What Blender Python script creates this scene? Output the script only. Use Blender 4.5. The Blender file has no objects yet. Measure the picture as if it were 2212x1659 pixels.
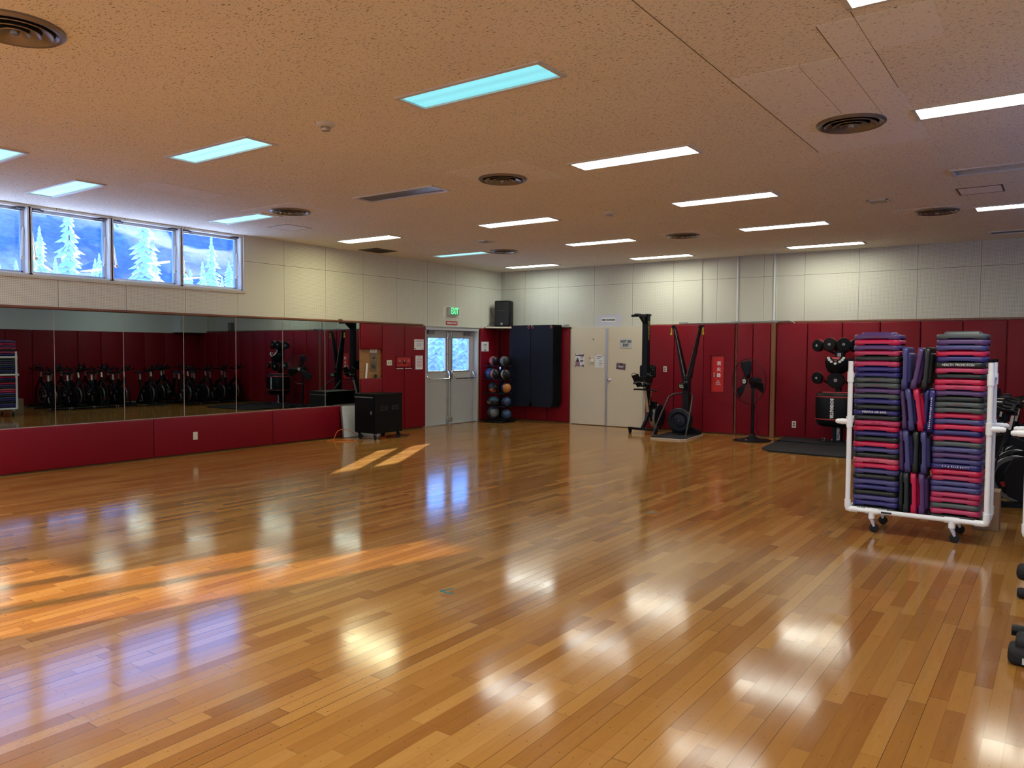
import bpy, bmesh, math, random
from mathutils import Vector, Matrix, noise
random.seed(7)
PI = math.pi
SC = bpy.context.scene
COL = SC.collection
XL, YB, H = -10.87, 14.75, 3.455      # left wall, back wall, ceiling height
XR, YF = 1.5, -7.0                    # right wall, wall behind the camera

# ---------------------------------------------------------------- materials
MATS = {}
def newmat(name):
    m = bpy.data.materials.new(name); m.use_nodes = True
    return m, m.node_tree.nodes, m.node_tree.links
def P(name, col, rough=.5, metal=0., coat=0., bump=None, spec=.5, emis=None, es=0.):
    """plain principled material, optional (scale, strength) noise bump and faint mottling"""
    if name in MATS: return MATS[name]
    m, N, L = newmat(name); b = N['Principled BSDF']
    b.inputs['Base Color'].default_value = (*col, 1)
    b.inputs['Roughness'].default_value = rough
    b.inputs['Metallic'].default_value = metal
    b.inputs['Coat Weight'].default_value = coat
    b.inputs['Specular IOR Level'].default_value = spec
    if emis:
        b.inputs['Emission Color'].default_value = (*emis, 1); b.inputs['Emission Strength'].default_value = es
    tc = N.new('ShaderNodeTexCoord'); nz = N.new('ShaderNodeTexNoise')
    L.new(tc.outputs['Object'], nz.inputs['Vector'])
    nz.inputs['Scale'].default_value = bump[0] if bump else 9
    mr = N.new('ShaderNodeMapRange'); L.new(nz.outputs['Fac'], mr.inputs['Value'])
    mr.inputs['To Min'].default_value = max(rough-.06, .02); mr.inputs['To Max'].default_value = min(rough+.06, 1)
    L.new(mr.outputs['Result'], b.inputs['Roughness'])
    if bump:
        bp = N.new('ShaderNodeBump'); bp.inputs['Strength'].default_value = bump[1]; bp.inputs['Distance'].default_value = bump[2] if len(bump) > 2 else .01
        L.new(nz.outputs['Fac'], bp.inputs['Height']); L.new(bp.outputs['Normal'], b.inputs['Normal'])
    MATS[name] = m
    return m
def emit(name, col, s):
    if name in MATS: return MATS[name]
    m, N, L = newmat(name); b = N['Principled BSDF']
    b.inputs['Base Color'].default_value = (.6, .6, .6, 1)
    b.inputs['Emission Color'].default_value = (*col, 1); b.inputs['Emission Strength'].default_value = s
    MATS[name] = m; return m

class NG:
    """tiny helper for node maths"""
    def __init__(s, N, L): s.N, s.L = N, L
    def set(s, sock, v):
        if isinstance(v, (int, float)): sock.default_value = v
        elif isinstance(v, tuple): sock.default_value = v
        else: s.L.new(v, sock)
    def m(s, op, a, b=0., c=0.):
        n = s.N.new('ShaderNodeMath'); n.operation = op
        s.set(n.inputs[0], a); s.set(n.inputs[1], b); s.set(n.inputs[2], c); return n.outputs[0]
    def xyz(s):
        t = s.N.new('ShaderNodeTexCoord'); p = s.N.new('ShaderNodeSeparateXYZ')
        s.L.new(t.outputs['Object'], p.inputs[0]); return p.outputs[0], p.outputs[1], p.outputs[2]
    def vec(s, a, b, c=0.):
        n = s.N.new('ShaderNodeCombineXYZ'); s.set(n.inputs[0], a); s.set(n.inputs[1], b); s.set(n.inputs[2], c); return n.outputs[0]
    def noise(s, v, scale, detail=2., rough=.5, dist=0.):
        n = s.N.new('ShaderNodeTexNoise'); s.L.new(v, n.inputs['Vector'])
        n.inputs['Scale'].default_value = scale; n.inputs['Detail'].default_value = detail
        n.inputs['Roughness'].default_value = rough; n.inputs['Distortion'].default_value = dist; return n.outputs['Fac']
    def white(s, v):
        n = s.N.new('ShaderNodeTexWhiteNoise'); n.noise_dimensions = '3D'; s.L.new(v, n.inputs['Vector']); return n.outputs['Value']
    def ramp(s, f, stops):
        n = s.N.new('ShaderNodeValToRGB'); s.L.new(f, n.inputs[0]); e = n.color_ramp.elements
        while len(e) < len(stops): e.new(.5)
        for i, (p, c) in enumerate(stops): e[i].position = p; e[i].color = (*c, 1)
        return n.outputs[0]
    def mix(s, f, a, b, mode='MIX'):
        n = s.N.new('ShaderNodeMix'); n.data_type = 'RGBA'; n.blend_type = mode
        s.set(n.inputs[0], f)
        s.set(n.inputs[6], (*a, 1) if isinstance(a, tuple) else a); s.set(n.inputs[7], (*b, 1) if isinstance(b, tuple) else b)
        return n.outputs[2]
    def near(s, v, period, phase, half):
        """1 where v is within half of phase + k*period"""
        f = s.m('FRACT', s.m('ADD', s.m('DIVIDE', s.m('SUBTRACT', v, phase), period), .5))
        return s.m('LESS_THAN', s.m('ABSOLUTE', s.m('SUBTRACT', f, .5)), half/period)

def floor_mat():
    m, N, L = newmat('maple_floor'); g = NG(N, L); b = N['Principled BSDF']
    x, y, z = g.xyz(); W = .0787
    xi = g.m('FLOOR', g.m('DIVIDE', x, W)); xf = g.m('FRACT', g.m('DIVIDE', x, W))
    r1 = g.white(g.vec(xi, 3.3)); r2 = g.white(g.vec(xi, 8.1))
    ln = g.m('ADD', .62, g.m('MULTIPLY', r2, .5))
    yy = g.m('DIVIDE', g.m('ADD', y, g.m('MULTIPLY', r1, 7.)), ln)
    warp = g.m('MULTIPLY', g.m('SINE', g.m('MULTIPLY', yy, 2.7)), .22)
    yy = g.m('ADD', yy, warp)
    yi = g.m('FLOOR', yy); yf = g.m('FRACT', yy)
    rb = g.white(g.vec(xi, yi, 1.)); rc = g.white(g.vec(xi, yi, 5.))
    tone = g.m('ADD', g.m('MULTIPLY', rb, .78), g.m('MULTIPLY', g.noise(g.vec(g.m('MULTIPLY', x, 30), g.m('MULTIPLY', y, 2.2), rb), 1., 4, .6, .6), .34))
    c = g.ramp(tone, [(.05, FC[0]), (.32, FC[1]), (.62, FC[2]), (.98, FC[3])])
    grain = g.noise(g.vec(g.m('MULTIPLY', x, 150), g.m('MULTIPLY', y, 7), rc), 1., 3, .6)
    c = g.mix(g.m('MULTIPLY', g.m('SUBTRACT', grain, .38), .9), c, (.30, .13, .04), 'MIX')
    flame = g.noise(g.vec(g.m('MULTIPLY', x, 16), g.m('MULTIPLY', y, 44), rb), 1., 2, .5, 1.2)
    c = g.mix(g.m('MULTIPLY', g.m('GREATER_THAN', rc, .72), g.m('MULTIPLY', g.m('GREATER_THAN', flame, .56), .13)), c, (.22, .09, .03))
    # joints between boards: a few wide open dark ones, most of them hairline
    e = g.m('MINIMUM', xf, g.m('SUBTRACT', 1., xf)); gw = g.m('ADD', .011, g.m('MULTIPLY', g.m('GREATER_THAN', r1, .66), .013))
    gap = g.m('LESS_THAN', e, gw); ee = g.m('MINIMUM', yf, g.m('SUBTRACT', 1., yf)); ends = g.m('LESS_THAN', ee, .0018)
    gs = g.m('ADD', .42, g.m('MULTIPLY', g.m('GREATER_THAN', r1, .66), .45))
    gapf = g.m('MAXIMUM', g.m('MULTIPLY', gap, gs), g.m('MULTIPLY', ends, .5))
    c = g.mix(gapf, c, (.035, .012, .004))
    # little dark wood plugs
    dy = g.m('SUBTRACT', g.m('FRACT', g.m('ADD', g.m('DIVIDE', y, .305), g.m('MULTIPLY', r2, .04))), .5)
    dx = g.m('MULTIPLY', g.m('SUBTRACT', xf, g.m('ADD', .4, g.m('MULTIPLY', r1, .2))), W/.305)
    d = g.m('SQRT', g.m('ADD', g.m('MULTIPLY', dx, dx), g.m('MULTIPLY', dy, dy)))
    c = g.mix(g.m('MULTIPLY', g.m('LESS_THAN', d, .0125), .6), c, (.05, .02, .01))
    L.new(c, b.inputs['Base Color'])
    wear = g.noise(g.vec(x, y), 1.3, 4, .6)
    ro = g.m('ADD', .105, g.m('MULTIPLY', g.m('SUBTRACT', wear, .5), .10)); ro = g.m('ADD', ro, g.m('MULTIPLY', rc, .03))
    L.new(ro, b.inputs['Roughness'])
    b.inputs['Specular IOR Level'].default_value = .35
    h = g.m('ADD', g.m('MULTIPLY', g.noise(g.vec(g.m('MULTIPLY', x, 5), g.m('MULTIPLY', y, 2.0)), 1., 2), .6), g.m('MULTIPLY', g.noise(g.vec(x, y), 230., 2), .05))
    cup = g.m('MULTIPLY', g.m('MULTIPLY', g.m('SUBTRACT', xf, .5), g.m('SUBTRACT', xf, .5)), .5)
    tilt = g.m('MULTIPLY', g.m('MULTIPLY', g.m('SUBTRACT', rb, .5), xf), .14)
    h = g.m('ADD', g.m('ADD', h, cup), tilt)
    h = g.m('SUBTRACT', h, g.m('MULTIPLY', gapf, .25))
    bp = N.new('ShaderNodeBump'); bp.inputs['Strength'].default_value = .5; bp.inputs['Distance'].default_value = .0011
    L.new(h, bp.inputs['Height']); L.new(bp.outputs['Normal'], b.inputs['Normal'])
    return m
FC = [(.200, .075, .014), (.272, .117, .023), (.328, .153, .032), (.40, .207, .054)]

def ceiling_mat(name='ceiling_tile', tint=(.84, .80, .70), dens=.0, lines=True):
    m, N, L = newmat(name); g = NG(N, L); b = N['Principled BSDF']
    x, y, z = g.xyz()
    n1 = g.noise(g.vec(g.m('MULTIPLY', x, 42), g.m('MULTIPLY', y, 95)), 1., 3, .55, .6)
    n2 = g.noise(g.vec(g.m('MULTIPLY', x, 30), g.m('MULTIPLY', y, 60), 3.), 1., 1, .5, 1.5)
    big = g.noise(g.vec(x, y), .6, 2)
    th = g.m('SUBTRACT', .650-dens, g.m('MULTIPLY', big, .05))
    f = g.m('MAXIMUM', g.m('GREATER_THAN', n1, th), g.m('MULTIPLY', g.m('GREATER_THAN', n2, .70), .8))
    base = g.mix(g.noise(g.vec(x, y, 2.), .9, 4, .6), tint, tuple(v*.88 for v in tint))
    c = g.mix(g.m('MULTIPLY', f, .72), base, (.06, .045, .03))
    if lines:
        sx = g.near(x, .914, -1.905, .0016)
        wob = g.m('GREATER_THAN', g.noise(g.vec(g.m('FLOOR', g.m('MULTIPLY', x, 1.094)), g.m('MULTIPLY', y, .5)), 1.3), .56)
        c = g.mix(g.m('MULTIPLY', g.m('MULTIPLY', sx, wob), .6), c, (.12, .08, .05))
    L.new(c, b.inputs['Base Color']); b.inputs['Roughness'].default_value = .92; b.inputs['Specular IOR Level'].default_value = .15
    bp = N.new('ShaderNodeBump'); bp.inputs['Strength'].default_value = .5; bp.inputs['Distance'].default_value = .003; bp.invert = True
    L.new(f, bp.inputs['Height']); L.new(bp.outputs['Normal'], b.inputs['Normal'])
    return m

def peg_mat(name, axis, phase, period, zs=3.04, tint=(.60, .60, .52), extra=None):
    """perforated acoustic board; joints every `period`, one level joint at zs"""
    m, N, L = newmat(name); g = NG(N, L); b = N['Principled BSDF']
    x, y, z = g.xyz(); u = y if axis == 'y' else x
    pu = .0212
    du = g.m('SUBTRACT', g.m('FRACT', g.m('DIVIDE', u, pu)), .5); dz = g.m('SUBTRACT', g.m('FRACT', g.m('DIVIDE', z, pu)), .5)
    d = g.m('SQRT', g.m('ADD', g.m('MULTIPLY', du, du), g.m('MULTIPLY', dz, dz)))
    nearj = g.m('MAXIMUM', g.near(u, period, phase, .018), g.m('LESS_THAN', g.m('ABSOLUTE', g.m('SUBTRACT', z, zs)), .018))
    hole = g.m('MULTIPLY', g.m('LESS_THAN', d, .20), g.m('SUBTRACT', 1., nearj))
    j = g.m('MAXIMUM', g.near(u, period, phase, .0042), g.m('LESS_THAN', g.m('ABSOLUTE', g.m('SUBTRACT', z, zs)), .0042))
    for e in (extra or []): j = g.m('MAXIMUM', j, g.m('LESS_THAN', g.m('ABSOLUTE', g.m('SUBTRACT', u, e)), .0042))
    base = g.mix(g.noise(g.vec(x, y, z), 1.1, 3), tint, tuple(v*.9 for v in tint))
    c = g.mix(g.m('MULTIPLY', hole, .85), base, (.07, .065, .05)); c = g.mix(g.m('MULTIPLY', j, .85), c, (.09, .07, .05))
    L.new(c, b.inputs['Base Color']); b.inputs['Roughness'].default_value = .75; b.inputs['Specular IOR Level'].default_value = .25
    return m

def wood_mat(name, c1, c2, rough=.4, axis=2):
    m, N, L = newmat(name); g = NG(N, L); b = N['Principled BSDF']; x, y, z = g.xyz()
    s = [22, 22, 22]; s[axis] = 2.
    n = g.noise(g.vec(g.m('MULTIPLY', x, s[0]), g.m('MULTIPLY', y, s[1]), g.m('MULTIPLY', z, s[2])), 1., 4, .6, .4)
    L.new(g.ramp(n, [(.3, c1), (.7, c2)]), b.inputs['Base Color']); b.inputs['Roughness'].default_value = rough
    return m

def glass_mat(name, dirt=.02, tint=(.93, .97, 1.)):
    m, N, L = newmat(name); g = NG(N, L); out = N['Material Output']; N.remove(N['Principled BSDF'])
    t = N.new('ShaderNodeBsdfTransparent'); t.inputs[0].default_value = (*tint, 1)
    gl = N.new('ShaderNodeBsdfGlossy'); gl.inputs['Roughness'].default_value = .02
    df = N.new('ShaderNodeBsdfTranslucent'); df.inputs[0].default_value = (.45, .70, 1., 1)
    x, y, z = g.xyz()
    sp = g.m('GREATER_THAN', g.noise(g.vec(x, y, z), 55., 2), .68)
    sm = g.noise(g.vec(x, g.m('MULTIPLY', y, 2.), g.m('MULTIPLY', z, 2.)), 2.2, 5, .65, 1.)
    f = g.m('ADD', g.m('MULTIPLY', sm, dirt*2), g.m('MULTIPLY', sp, .035))
    m1 = N.new('ShaderNodeMixShader'); L.new(f, m1.inputs[0]); L.new(t.outputs[0], m1.inputs[1]); L.new(df.outputs[0], m1.inputs[2])
    m2 = N.new('ShaderNodeMixShader'); m2.inputs[0].default_value = .07; L.new(m1.outputs[0], m2.inputs[1]); L.new(gl.outputs[0], m2.inputs[2])
    L.new(m2.outputs[0], out.inputs[0]); return m

def mirror_mat():
    m, N, L = newmat('mirror_silver'); b = N['Principled BSDF']; g = NG(N, L); x, y, z = g.xyz()
    b.inputs['Base Color'].default_value = (.35, .425, .42, 1); b.inputs['Metallic'].default_value = 1
    L.new(g.m('MULTIPLY', g.noise(g.vec(x, y, z), 3.), .01), b.inputs['Roughness']); return m

def wire_mat():
    return P('fan_wire', (.02, .02, .022), .35, .6)

# ---------------------------------------------------------------- geometry
class G:
    def __init__(s): s.bm = bmesh.new()
    def faces(s, vs, fs, mi=0):
        V = [s.bm.verts.new(v) for v in vs]
        for f in fs:
            try: q = s.bm.faces.new([V[i] for i in f]); q.material_index = mi
            except ValueError: pass
        return s
    def box(s, x0, x1, y0, y1, z0, z1, mi=0, M=None):
        vs = [Vector((x, y, z)) for z in (z0, z1) for y in (y0, y1) for x in (x0, x1)]
        if M is not None: vs = [M @ v for v in vs]
        return s.faces(vs, [(0, 2, 3, 1), (4, 5, 7, 6), (0, 1, 5, 4), (2, 6, 7, 3), (0, 4, 6, 2), (1, 3, 7, 5)], mi)
    def cbox(s, c, d, M=None, mi=0):
        return s.box(c[0]-d[0]/2, c[0]+d[0]/2, c[1]-d[1]/2, c[1]+d[1]/2, c[2]-d[2]/2, c[2]+d[2]/2, mi, M)
    def rbox(s, x0, x1, y0, y1, z0, z1, r=.02, n=3, mi=0, M=None):
        """box with all edges rounded"""
        t = bmesh.new(); bmesh.ops.create_cube(t, size=1)
        for v in t.verts: v.co = Vector(((x0+x1)/2+v.co.x*(x1-x0), (y0+y1)/2+v.co.y*(y1-y0), (z0+z1)/2+v.co.z*(z1-z0)))
        bmesh.ops.bevel(t, geom=list(t.edges), offset=r, segments=n, profile=.5, affect='EDGES')
        return s._merge(t, M, mi)
    def _merge(s, t, M, mi):
        mp = {}
        for v in t.verts: mp[v] = s.bm.verts.new(M @ v.co if M is not None else v.co)
        for f in t.faces:
            q = s.bm.faces.new([mp[v] for v in f.verts]); q.material_index = mi
        t.free(); return s
    def rings(s, rings, closed=True, cap=True, mi=0, loop=False):
        R = [[s.bm.verts.new(v) for v in r] for r in rings]; n = len(R[0])
        pairs = list(zip(R[:-1], R[1:])) + ([(R[-1], R[0])] if loop else [])
        for a, b in pairs:
            for i in range(n if closed else n-1):
                q = s.bm.faces.new((a[i], a[(i+1) % n], b[(i+1) % n], b[i])); q.material_index = mi
        if cap and not loop:
            for r in (R[0][::-1], R[-1]):
                q = s.bm.faces.new(r); q.material_index = mi
        return s
    def tube(s, pts, r, n=10, cap=True, loop=False, mi=0, sq=None):
        """round (or sq=(w,h) rectangular) bar along points; r may be a list"""
        pts = [Vector(p) for p in pts]; k = len(pts); rs = r if isinstance(r, (list, tuple)) else [r]*k
        up = None; out = []
        for i, p in enumerate(pts):
            a = pts[i-1] if (i or loop) else p; b = pts[(i+1) % k] if (i < k-1 or loop) else p
            d = (b-a).normalized()
            if up is None:
                up = Vector((0, 0, 1)) if abs(d.z) < .9 else Vector((0, 1, 0))
            sd = d.cross(up)
            if sd.length < 1e-4: sd = d.orthogonal()
            sd.normalize(); u = sd.cross(d).normalized(); up = u
            if sq: out.append([p+sd*(sx*sq[0]/2)+u*(sy*sq[1]/2) for sx, sy in ((-1, -1), (1, -1), (1, 1), (-1, 1))])
            else: out.append([p+sd*(rs[i]*math.cos(2*PI*j/n))+u*(rs[i]*math.sin(2*PI*j/n)) for j in range(n)])
        return s.rings(out, cap=cap, loop=loop, mi=mi)
    def lathe(s, prof, n=24, M=None, mi=0, cap=True):
        """profile [(radius, z)] turned round z"""
        M = M or Matrix.Identity(4)
        return s.rings([[M @ Vector((r*math.cos(2*PI*j/n), r*math.sin(2*PI*j/n), z)) for j in range(n)] for r, z in prof], cap=cap, mi=mi)
    def sphere(s, c, r, n=24, m=14, mi=0, sc=(1, 1, 1)):
        c = Vector(c)
        return s.rings([[c+Vector((sc[0]*r*math.sin(PI*i/m)*math.cos(2*PI*j/n), sc[1]*r*math.sin(PI*i/m)*math.sin(2*PI*j/n), sc[2]*r*math.cos(PI*i/m))) for j in range(n)] for i in [.02]+list(range(1, m))+[m-.02]][::-1], mi=mi)
    def prism(s, poly, z0, z1, M=None, mi=0):
        M = M or Matrix.Identity(4)
        return s.rings([[M @ Vector((x, y, z)) for x, y in poly] for z in (z0, z1)], mi=mi)

def obj(name, g, m, parent=None, smooth=None, bev=None):
    me = bpy.data.meshes.new(name)
    bmesh.ops.recalc_face_normals(g.bm, faces=list(g.bm.faces)); g.bm.to_mesh(me); g.bm.free()
    o = bpy.data.objects.new(name, me); COL.objects.link(o)
    for mm in (m if isinstance(m, list) else [m]): me.materials.append(mm)
    if smooth:
        for p in me.polygons: p.use_smooth = True
        me.set_sharp_from_angle(angle=math.radians(smooth if smooth > 1 else 35))
    if bev:
        b = o.modifiers.new('bevel', 'BEVEL'); b.width = bev; b.segments = 2; b.limit_method = 'ANGLE'; b.angle_limit = .7
    if parent: o.parent = parent
    return o
def tag(o, label, cat, group=None, kind=None):
    o['label'] = label; o['category'] = cat
    if group: o['group'] = group
    if kind: o['kind'] = kind
    return o
def thing(name, label, cat, loc=(0, 0, 0), rz=0., group=None):
    o = bpy.data.objects.new(name, None); COL.objects.link(o); o.location = loc; o.rotation_euler = (0, 0, rz)
    o.empty_display_size = .1
    return tag(o, label, cat, group)
def struct(name, g, m, parent=None, **k):
    o = obj(name, g, m, parent, **k)
    if not parent: o['kind'] = 'structure'
    return o
def dup(root, loc, rz, label, group=None):
    r = root.copy(); COL.objects.link(r); r.location = loc; r.rotation_euler = (0, 0, rz); r['label'] = label
    if group: r['group'] = group
    for ch in list(root.children):
        c = ch.copy(); COL.objects.link(c); c.parent = r
        for q in ch.children:
            d = q.copy(); COL.objects.link(d); d.parent = c
    return r
FONT = None
def text(name, s, size, m, M, parent=None, bold=0., sx=1., depth=.0015, align='CENTER', spacing=1.):
    """flat raised lettering; M places it: text x along M's x, reading up along M's y"""
    cu = bpy.data.curves.new(name, 'FONT'); cu.body = s; cu.size = size; cu.extrude = depth; cu.align_x = align; cu.align_y = 'CENTER'
    cu.offset = bold; cu.space_character = spacing; cu.resolution_u = 2
    t = bpy.data.objects.new(name, cu); COL.objects.link(t)
    bpy.context.view_layer.update()
    me = bpy.data.meshes.new_from_object(t.evaluated_get(bpy.context.evaluated_depsgraph_get()))
    bpy.data.objects.remove(t); bpy.data.curves.remove(cu)
    me.transform(M @ Matrix.Diagonal((sx, 1, 1, 1))); me.name = name
    me.materials.clear(); me.materials.append(m)
    o = bpy.data.objects.new(name, me); COL.objects.link(o)
    if parent: o.parent = parent
    return o
def on_left(x, y, z):   # lettering on a surface facing +x (read from the room)
    return Matrix(((0, 0, 1, x), (1, 0, 0, y), (0, 1, 0, z), (0, 0, 0, 1)))
def on_back(x, y, z):   # on a surface facing -y
    return Matrix(((1, 0, 0, x), (0, 0, -1, y), (0, 1, 0, z), (0, 0, 0, 1)))
T = Matrix.Translation
def R(a, ax): return Matrix.Rotation(a, 4, ax)

# shared materials
M_RED = P('red_vinyl', (.175, .0025, .010), .46, bump=(7, .25, .02), spec=.22)
M_REDW = P('red_paint', (.40, .02, .02), .4)
M_WHITE = P('white_paint', (.72, .72, .70), .45)
M_CREAM = P('cream_door_paint', (.60, .535, .40), .5, bump=(4, .05))
M_STEEL = P('door_grey_paint', (.40, .40, .38), .45)
M_CHROME = P('polished_chrome', (.72, .72, .74), .16, 1.)
M_ALU = P('brushed_aluminium', (.55, .56, .58), .35, .9)
M_BLACK = P('black_powder_coat', (.004, .005, .008), .40, spec=.18)
M_BLACKM = P('black_matte_plastic', (.004, .0045, .006), .5, spec=.18)
M_RUBBER = P('black_rubber', (.010, .010, .013), .65, bump=(60, .2), spec=.3)
M_PVC = P('white_pvc', (.90, .94, .98), .25)
M_WOODT = wood_mat('brown_wood_trim', (.13, .045, .02), (.24, .085, .035), .4, 1)
M_WOODP = wood_mat('plywood_panel', (.25, .115, .035), (.33, .165, .06), .45, 1)
M_PAPER = P('white_paper', (.70, .72, .74), .7)
M_INK = P('black_ink', (.02, .02, .025), .6)
M_INKG = P('grey_ink', (.16, .16, .18), .6)
M_INKR = P('red_ink', (.42, .03, .04), .6)
M_WHITEINK = P('white_marker', (.85, .85, .85), .6)
M_CAST = P('aged_bronze_metal', (.24, .22, .20), .34, .7)
M_VENTSHADE = P('vent_shade', (.01, .009, .008), .9)  # near-black stands in for the shade inside the vents
M_YEL = P('yellow_green_plastic', (.50, .52, .03), .4)
M_IVORY = P('ivory_plate', (.62, .58, .48), .45)
M_CEIL = ceiling_mat()
M_CEILP = ceiling_mat('ceiling_patch_tile', (.86, .84, .80), -.03, False)
M_GLASS = glass_mat('window_glass', .012)
M_DGLASS = glass_mat('door_glass', .03)
M_CLEAR = glass_mat('clear_glass', .002)
M_MIRROR = mirror_mat()

# ---------------------------------------------------------------- room shell
def wall(name, axis, pos, out, u, v, holes, mats, split=None):
    """wall of cells with openings; axis = the fixed axis, out = thickness away from the room"""
    us = sorted(set([u[0], u[1]]+[h[i] for h in holes for i in (0, 1)])); vs = sorted(set([v[0], v[1]]+[h[i] for h in holes for i in (2, 3)]+([split] if split else [])))
    us = [a for a in us if u[0] <= a <= u[1]]; vs = [a for a in vs if v[0] <= a <= v[1]]
    def solid(i, j):
        if not (0 <= i < len(us)-1 and 0 <= j < len(vs)-1): return False
        a, b = (us[i]+us[i+1])/2, (vs[j]+vs[j+1])/2
        return not any(h[0] < a < h[1] and h[2] < b < h[3] for h in holes)
    def pt(d, a, b): return (pos+d*out, a, b) if axis == 'x' else ((a, pos+d*out, b) if axis == 'y' else (a, b, pos+d*out))
    g = G()
    for i in range(len(us)-1):
        for j in range(len(vs)-1):
            if not solid(i, j): continue
            a0, a1, b0, b1 = us[i], us[i+1], vs[j], vs[j+1]; mi = 1 if (split and b1 <= split+1e-6) else 0
            for d in (0, 1): g.faces([pt(d, a0, b0), pt(d, a1, b0), pt(d, a1, b1), pt(d, a0, b1)], [(0, 1, 2, 3)], mi)
            for (ii, jj, q) in ((i-1, j, ((a0, b0), (a0, b1))), (i+1, j, ((a1, b0), (a1, b1))), (i, j-1, ((a0, b0), (a1, b0))), (i, j+1, ((a0, b1), (a1, b1)))):
                if not solid(ii, jj):
                    (p, q1), (r, s1) = q
                    g.faces([pt(0, p, q1), pt(0, r, s1), pt(1, r, s1), pt(1, p, q1)], [(0, 1, 2, 3)], mi)
    bmesh.ops.remove_doubles(g.bm, verts=list(g.bm.verts), dist=1e-5)
    return struct(name, g, mats)

WIN_Y = [(6.70, 7.66), (5.65, 6.60), (4.60, 5.55), (3.55, 4.50), (2.50, 3.45), (1.45, 2.40), (.40, 1.35)]
DOOR = (12.10, 13.86, 0., 2.075)
g = G(); g.box(XL-.3, XR+.3, YF-.3, YB+.35, -.12, 0); struct('floor', g, floor_mat())
lights = []       # (x, y, kind)
GX = [-10.10, -7.07, -4.03, -.99]; GY = [4.18, 6.59, 9.0, 11.42, 13.84]
DIM = {(0, 4): 'm', (1, 4): 'W', (2, 4): 'W', (3, 1): 'W', (3, 3): 'W', (0, 0): 'c', (1, 0): 'c', (2, 0): 'C', (0, 1): 'c', (0, 3): 'c', (0, 2): 'y', (1, 1): 'off', (3, 2): 'gone', (3, 4): 'off'}
for i, x in enumerate(GX):
    for j, y in enumerate(GY): lights.append((x, y, DIM.get((i, j), 'w'), i, j))
LW, LH = 1.235, .30
lights.append((-9.27, 3.04, 'c', 0, 20))
for i, x in enumerate(GX):
    for j, y in enumerate((-5.46, -3.05, -.64, 1.77)): lights.append((x, y, 'o', i, j+10))
wall('ceiling', 'z', H, .25, (XL-.25, XR+.25), (YF-.2, YB+.3), [(x, x+LW, y, y+LH) for x, y, k, i, j in lights], [M_CEIL])
PEG_L = peg_mat('pegboard_left', 'y', 9.429, .9118, tint=(.72, .71, .60))
PEG_B = peg_mat('pegboard_back', 'x', -10.185, .9164)
PEG_R = peg_mat('pegboard_right', 'x', -3.95, .929)
PLAIN = P('pale_wall_paint', (.64, .68, .68), .7)
wall('wall_left', 'x', XL, -.26, (YF, YB+.3), (0, H), [(y0-.06, y1+.06, 2.56, 3.43) for y0, y1 in WIN_Y]+[DOOR], [PEG_L, M_WOODP], split=2.13)
wall('wall_back', 'y', YB, .26, (XL-.02, -4.45), (0, H), [], [PEG_B, M_WOODP], split=2.13)
wall('wall_back_east', 'y', YB+.05, .21, (-4.45, XR+.3), (0, H), [], [PEG_R, M_WOODP], split=2.15)
RWIN = [(a, a+1.25, 2.72 if a > 7 else 2.3) for a in (6.4, 8.2, 9.8, 11.4)]
wall('wall_right', 'x', XR, .25, (YF, YB), (0, H), [(a, b, c, 3.40) for a, b, c in RWIN], [PLAIN])
FILL_WIN = [(-2.2, -.4)]  # unseen window, added to let in cool fill light
STRIPE_HOLE = [(-8.50, -7.42, 2.80)]  # unseen opening, added to let the warm spot reach the floor
wall('wall_front', 'y', YF, -.2, (XL, XR), (0, H), [(a, b, 1.0, c) for a, b, c in STRIPE_HOLE]+[(a, b, .9, 3.1) for a, b in FILL_WIN], [PLAIN])
# pilaster-like box at the far end of the right wall, above and beside the bikes
g = G(); g.box(XR-.45, XR, 13.75, YB+.04, 2.14, H); struct('wall_right_soffit', g, PLAIN)

# joint trims
g = G(); g.box(XL, XL+.035, YF, 12.0, 2.125, 2.157); struct('trim_1', g, M_WOODT, bev=.003)
g = G(); g.box(XL, -8.93, YB-.03, YB, 2.125, 2.15); struct('trim_2', g, M_WOODT)
g = G(); g.box(-7.10, -4.47, YB-.035, YB, 2.14, 2.17); struct('trim_3', g, M_WOODT)
g = G(); g.box(-4.45, XR, YB+.015, YB+.05, 2.165, 2.195); struct('trim_4', g, M_WOODT)
g = G(); g.box(-4.515, -4.435, YB-.055, YB+.04, 0, 2.16); struct('trim_5', g, wood_mat('brown_post', (.16, .055, .02), (.23, .085, .03), .4), bev=.004)
g = G(); g.box(-5.205, -5.175, YB-.035, YB, 0, 2.16); struct('trim_6', g, M_WOODT)
g = G(); g.box(XL, XL+.012, 7.72, 7.745, 2.52, H); g.box(XL, XL+.02, YF, 7.745, 2.515, 2.545); struct('trim_7', g, P('window_trim_cream', (.55, .50, .42), .5))

# ceiling patches of newer tiles round the diffusers, faint joint lines in them
def patch(n, x0, x1, y0, y1):
    g = G(); g.box(x0, x1, y0, y1, H-.003, H+.001); struct('trim_%d' % n, g, M_CEILP)
patch(8, -5.27, -4.36, 6.19, 7.06); patch(9, -1.90, -1.0, 5.18, 7.55); patch(10, -9.0, -7.95, 6.35, 7.1); patch(11, -1.9, -1.0, 11.1, 11.5); patch(12, -5.3, -4.5, 11.25, 12.05)
patch(13, -8.6, -8.2, 4.7, 5.6); patch(14, -1.2, -.62, 4.62, 5.18)
g = G()
for x_, a, b in ((-1.455, 5.2, 6.38), (-1.205, 4.63, 6.6), (-1.0, 4.2, 6.0), (-1.905, 3.4, 7.5)): g.box(x_-.0014, x_+.0014, a, b, H-.0036, H)
struct('trim_15', g, P('ceiling_joint', (.16, .11, .07), .9))

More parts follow.
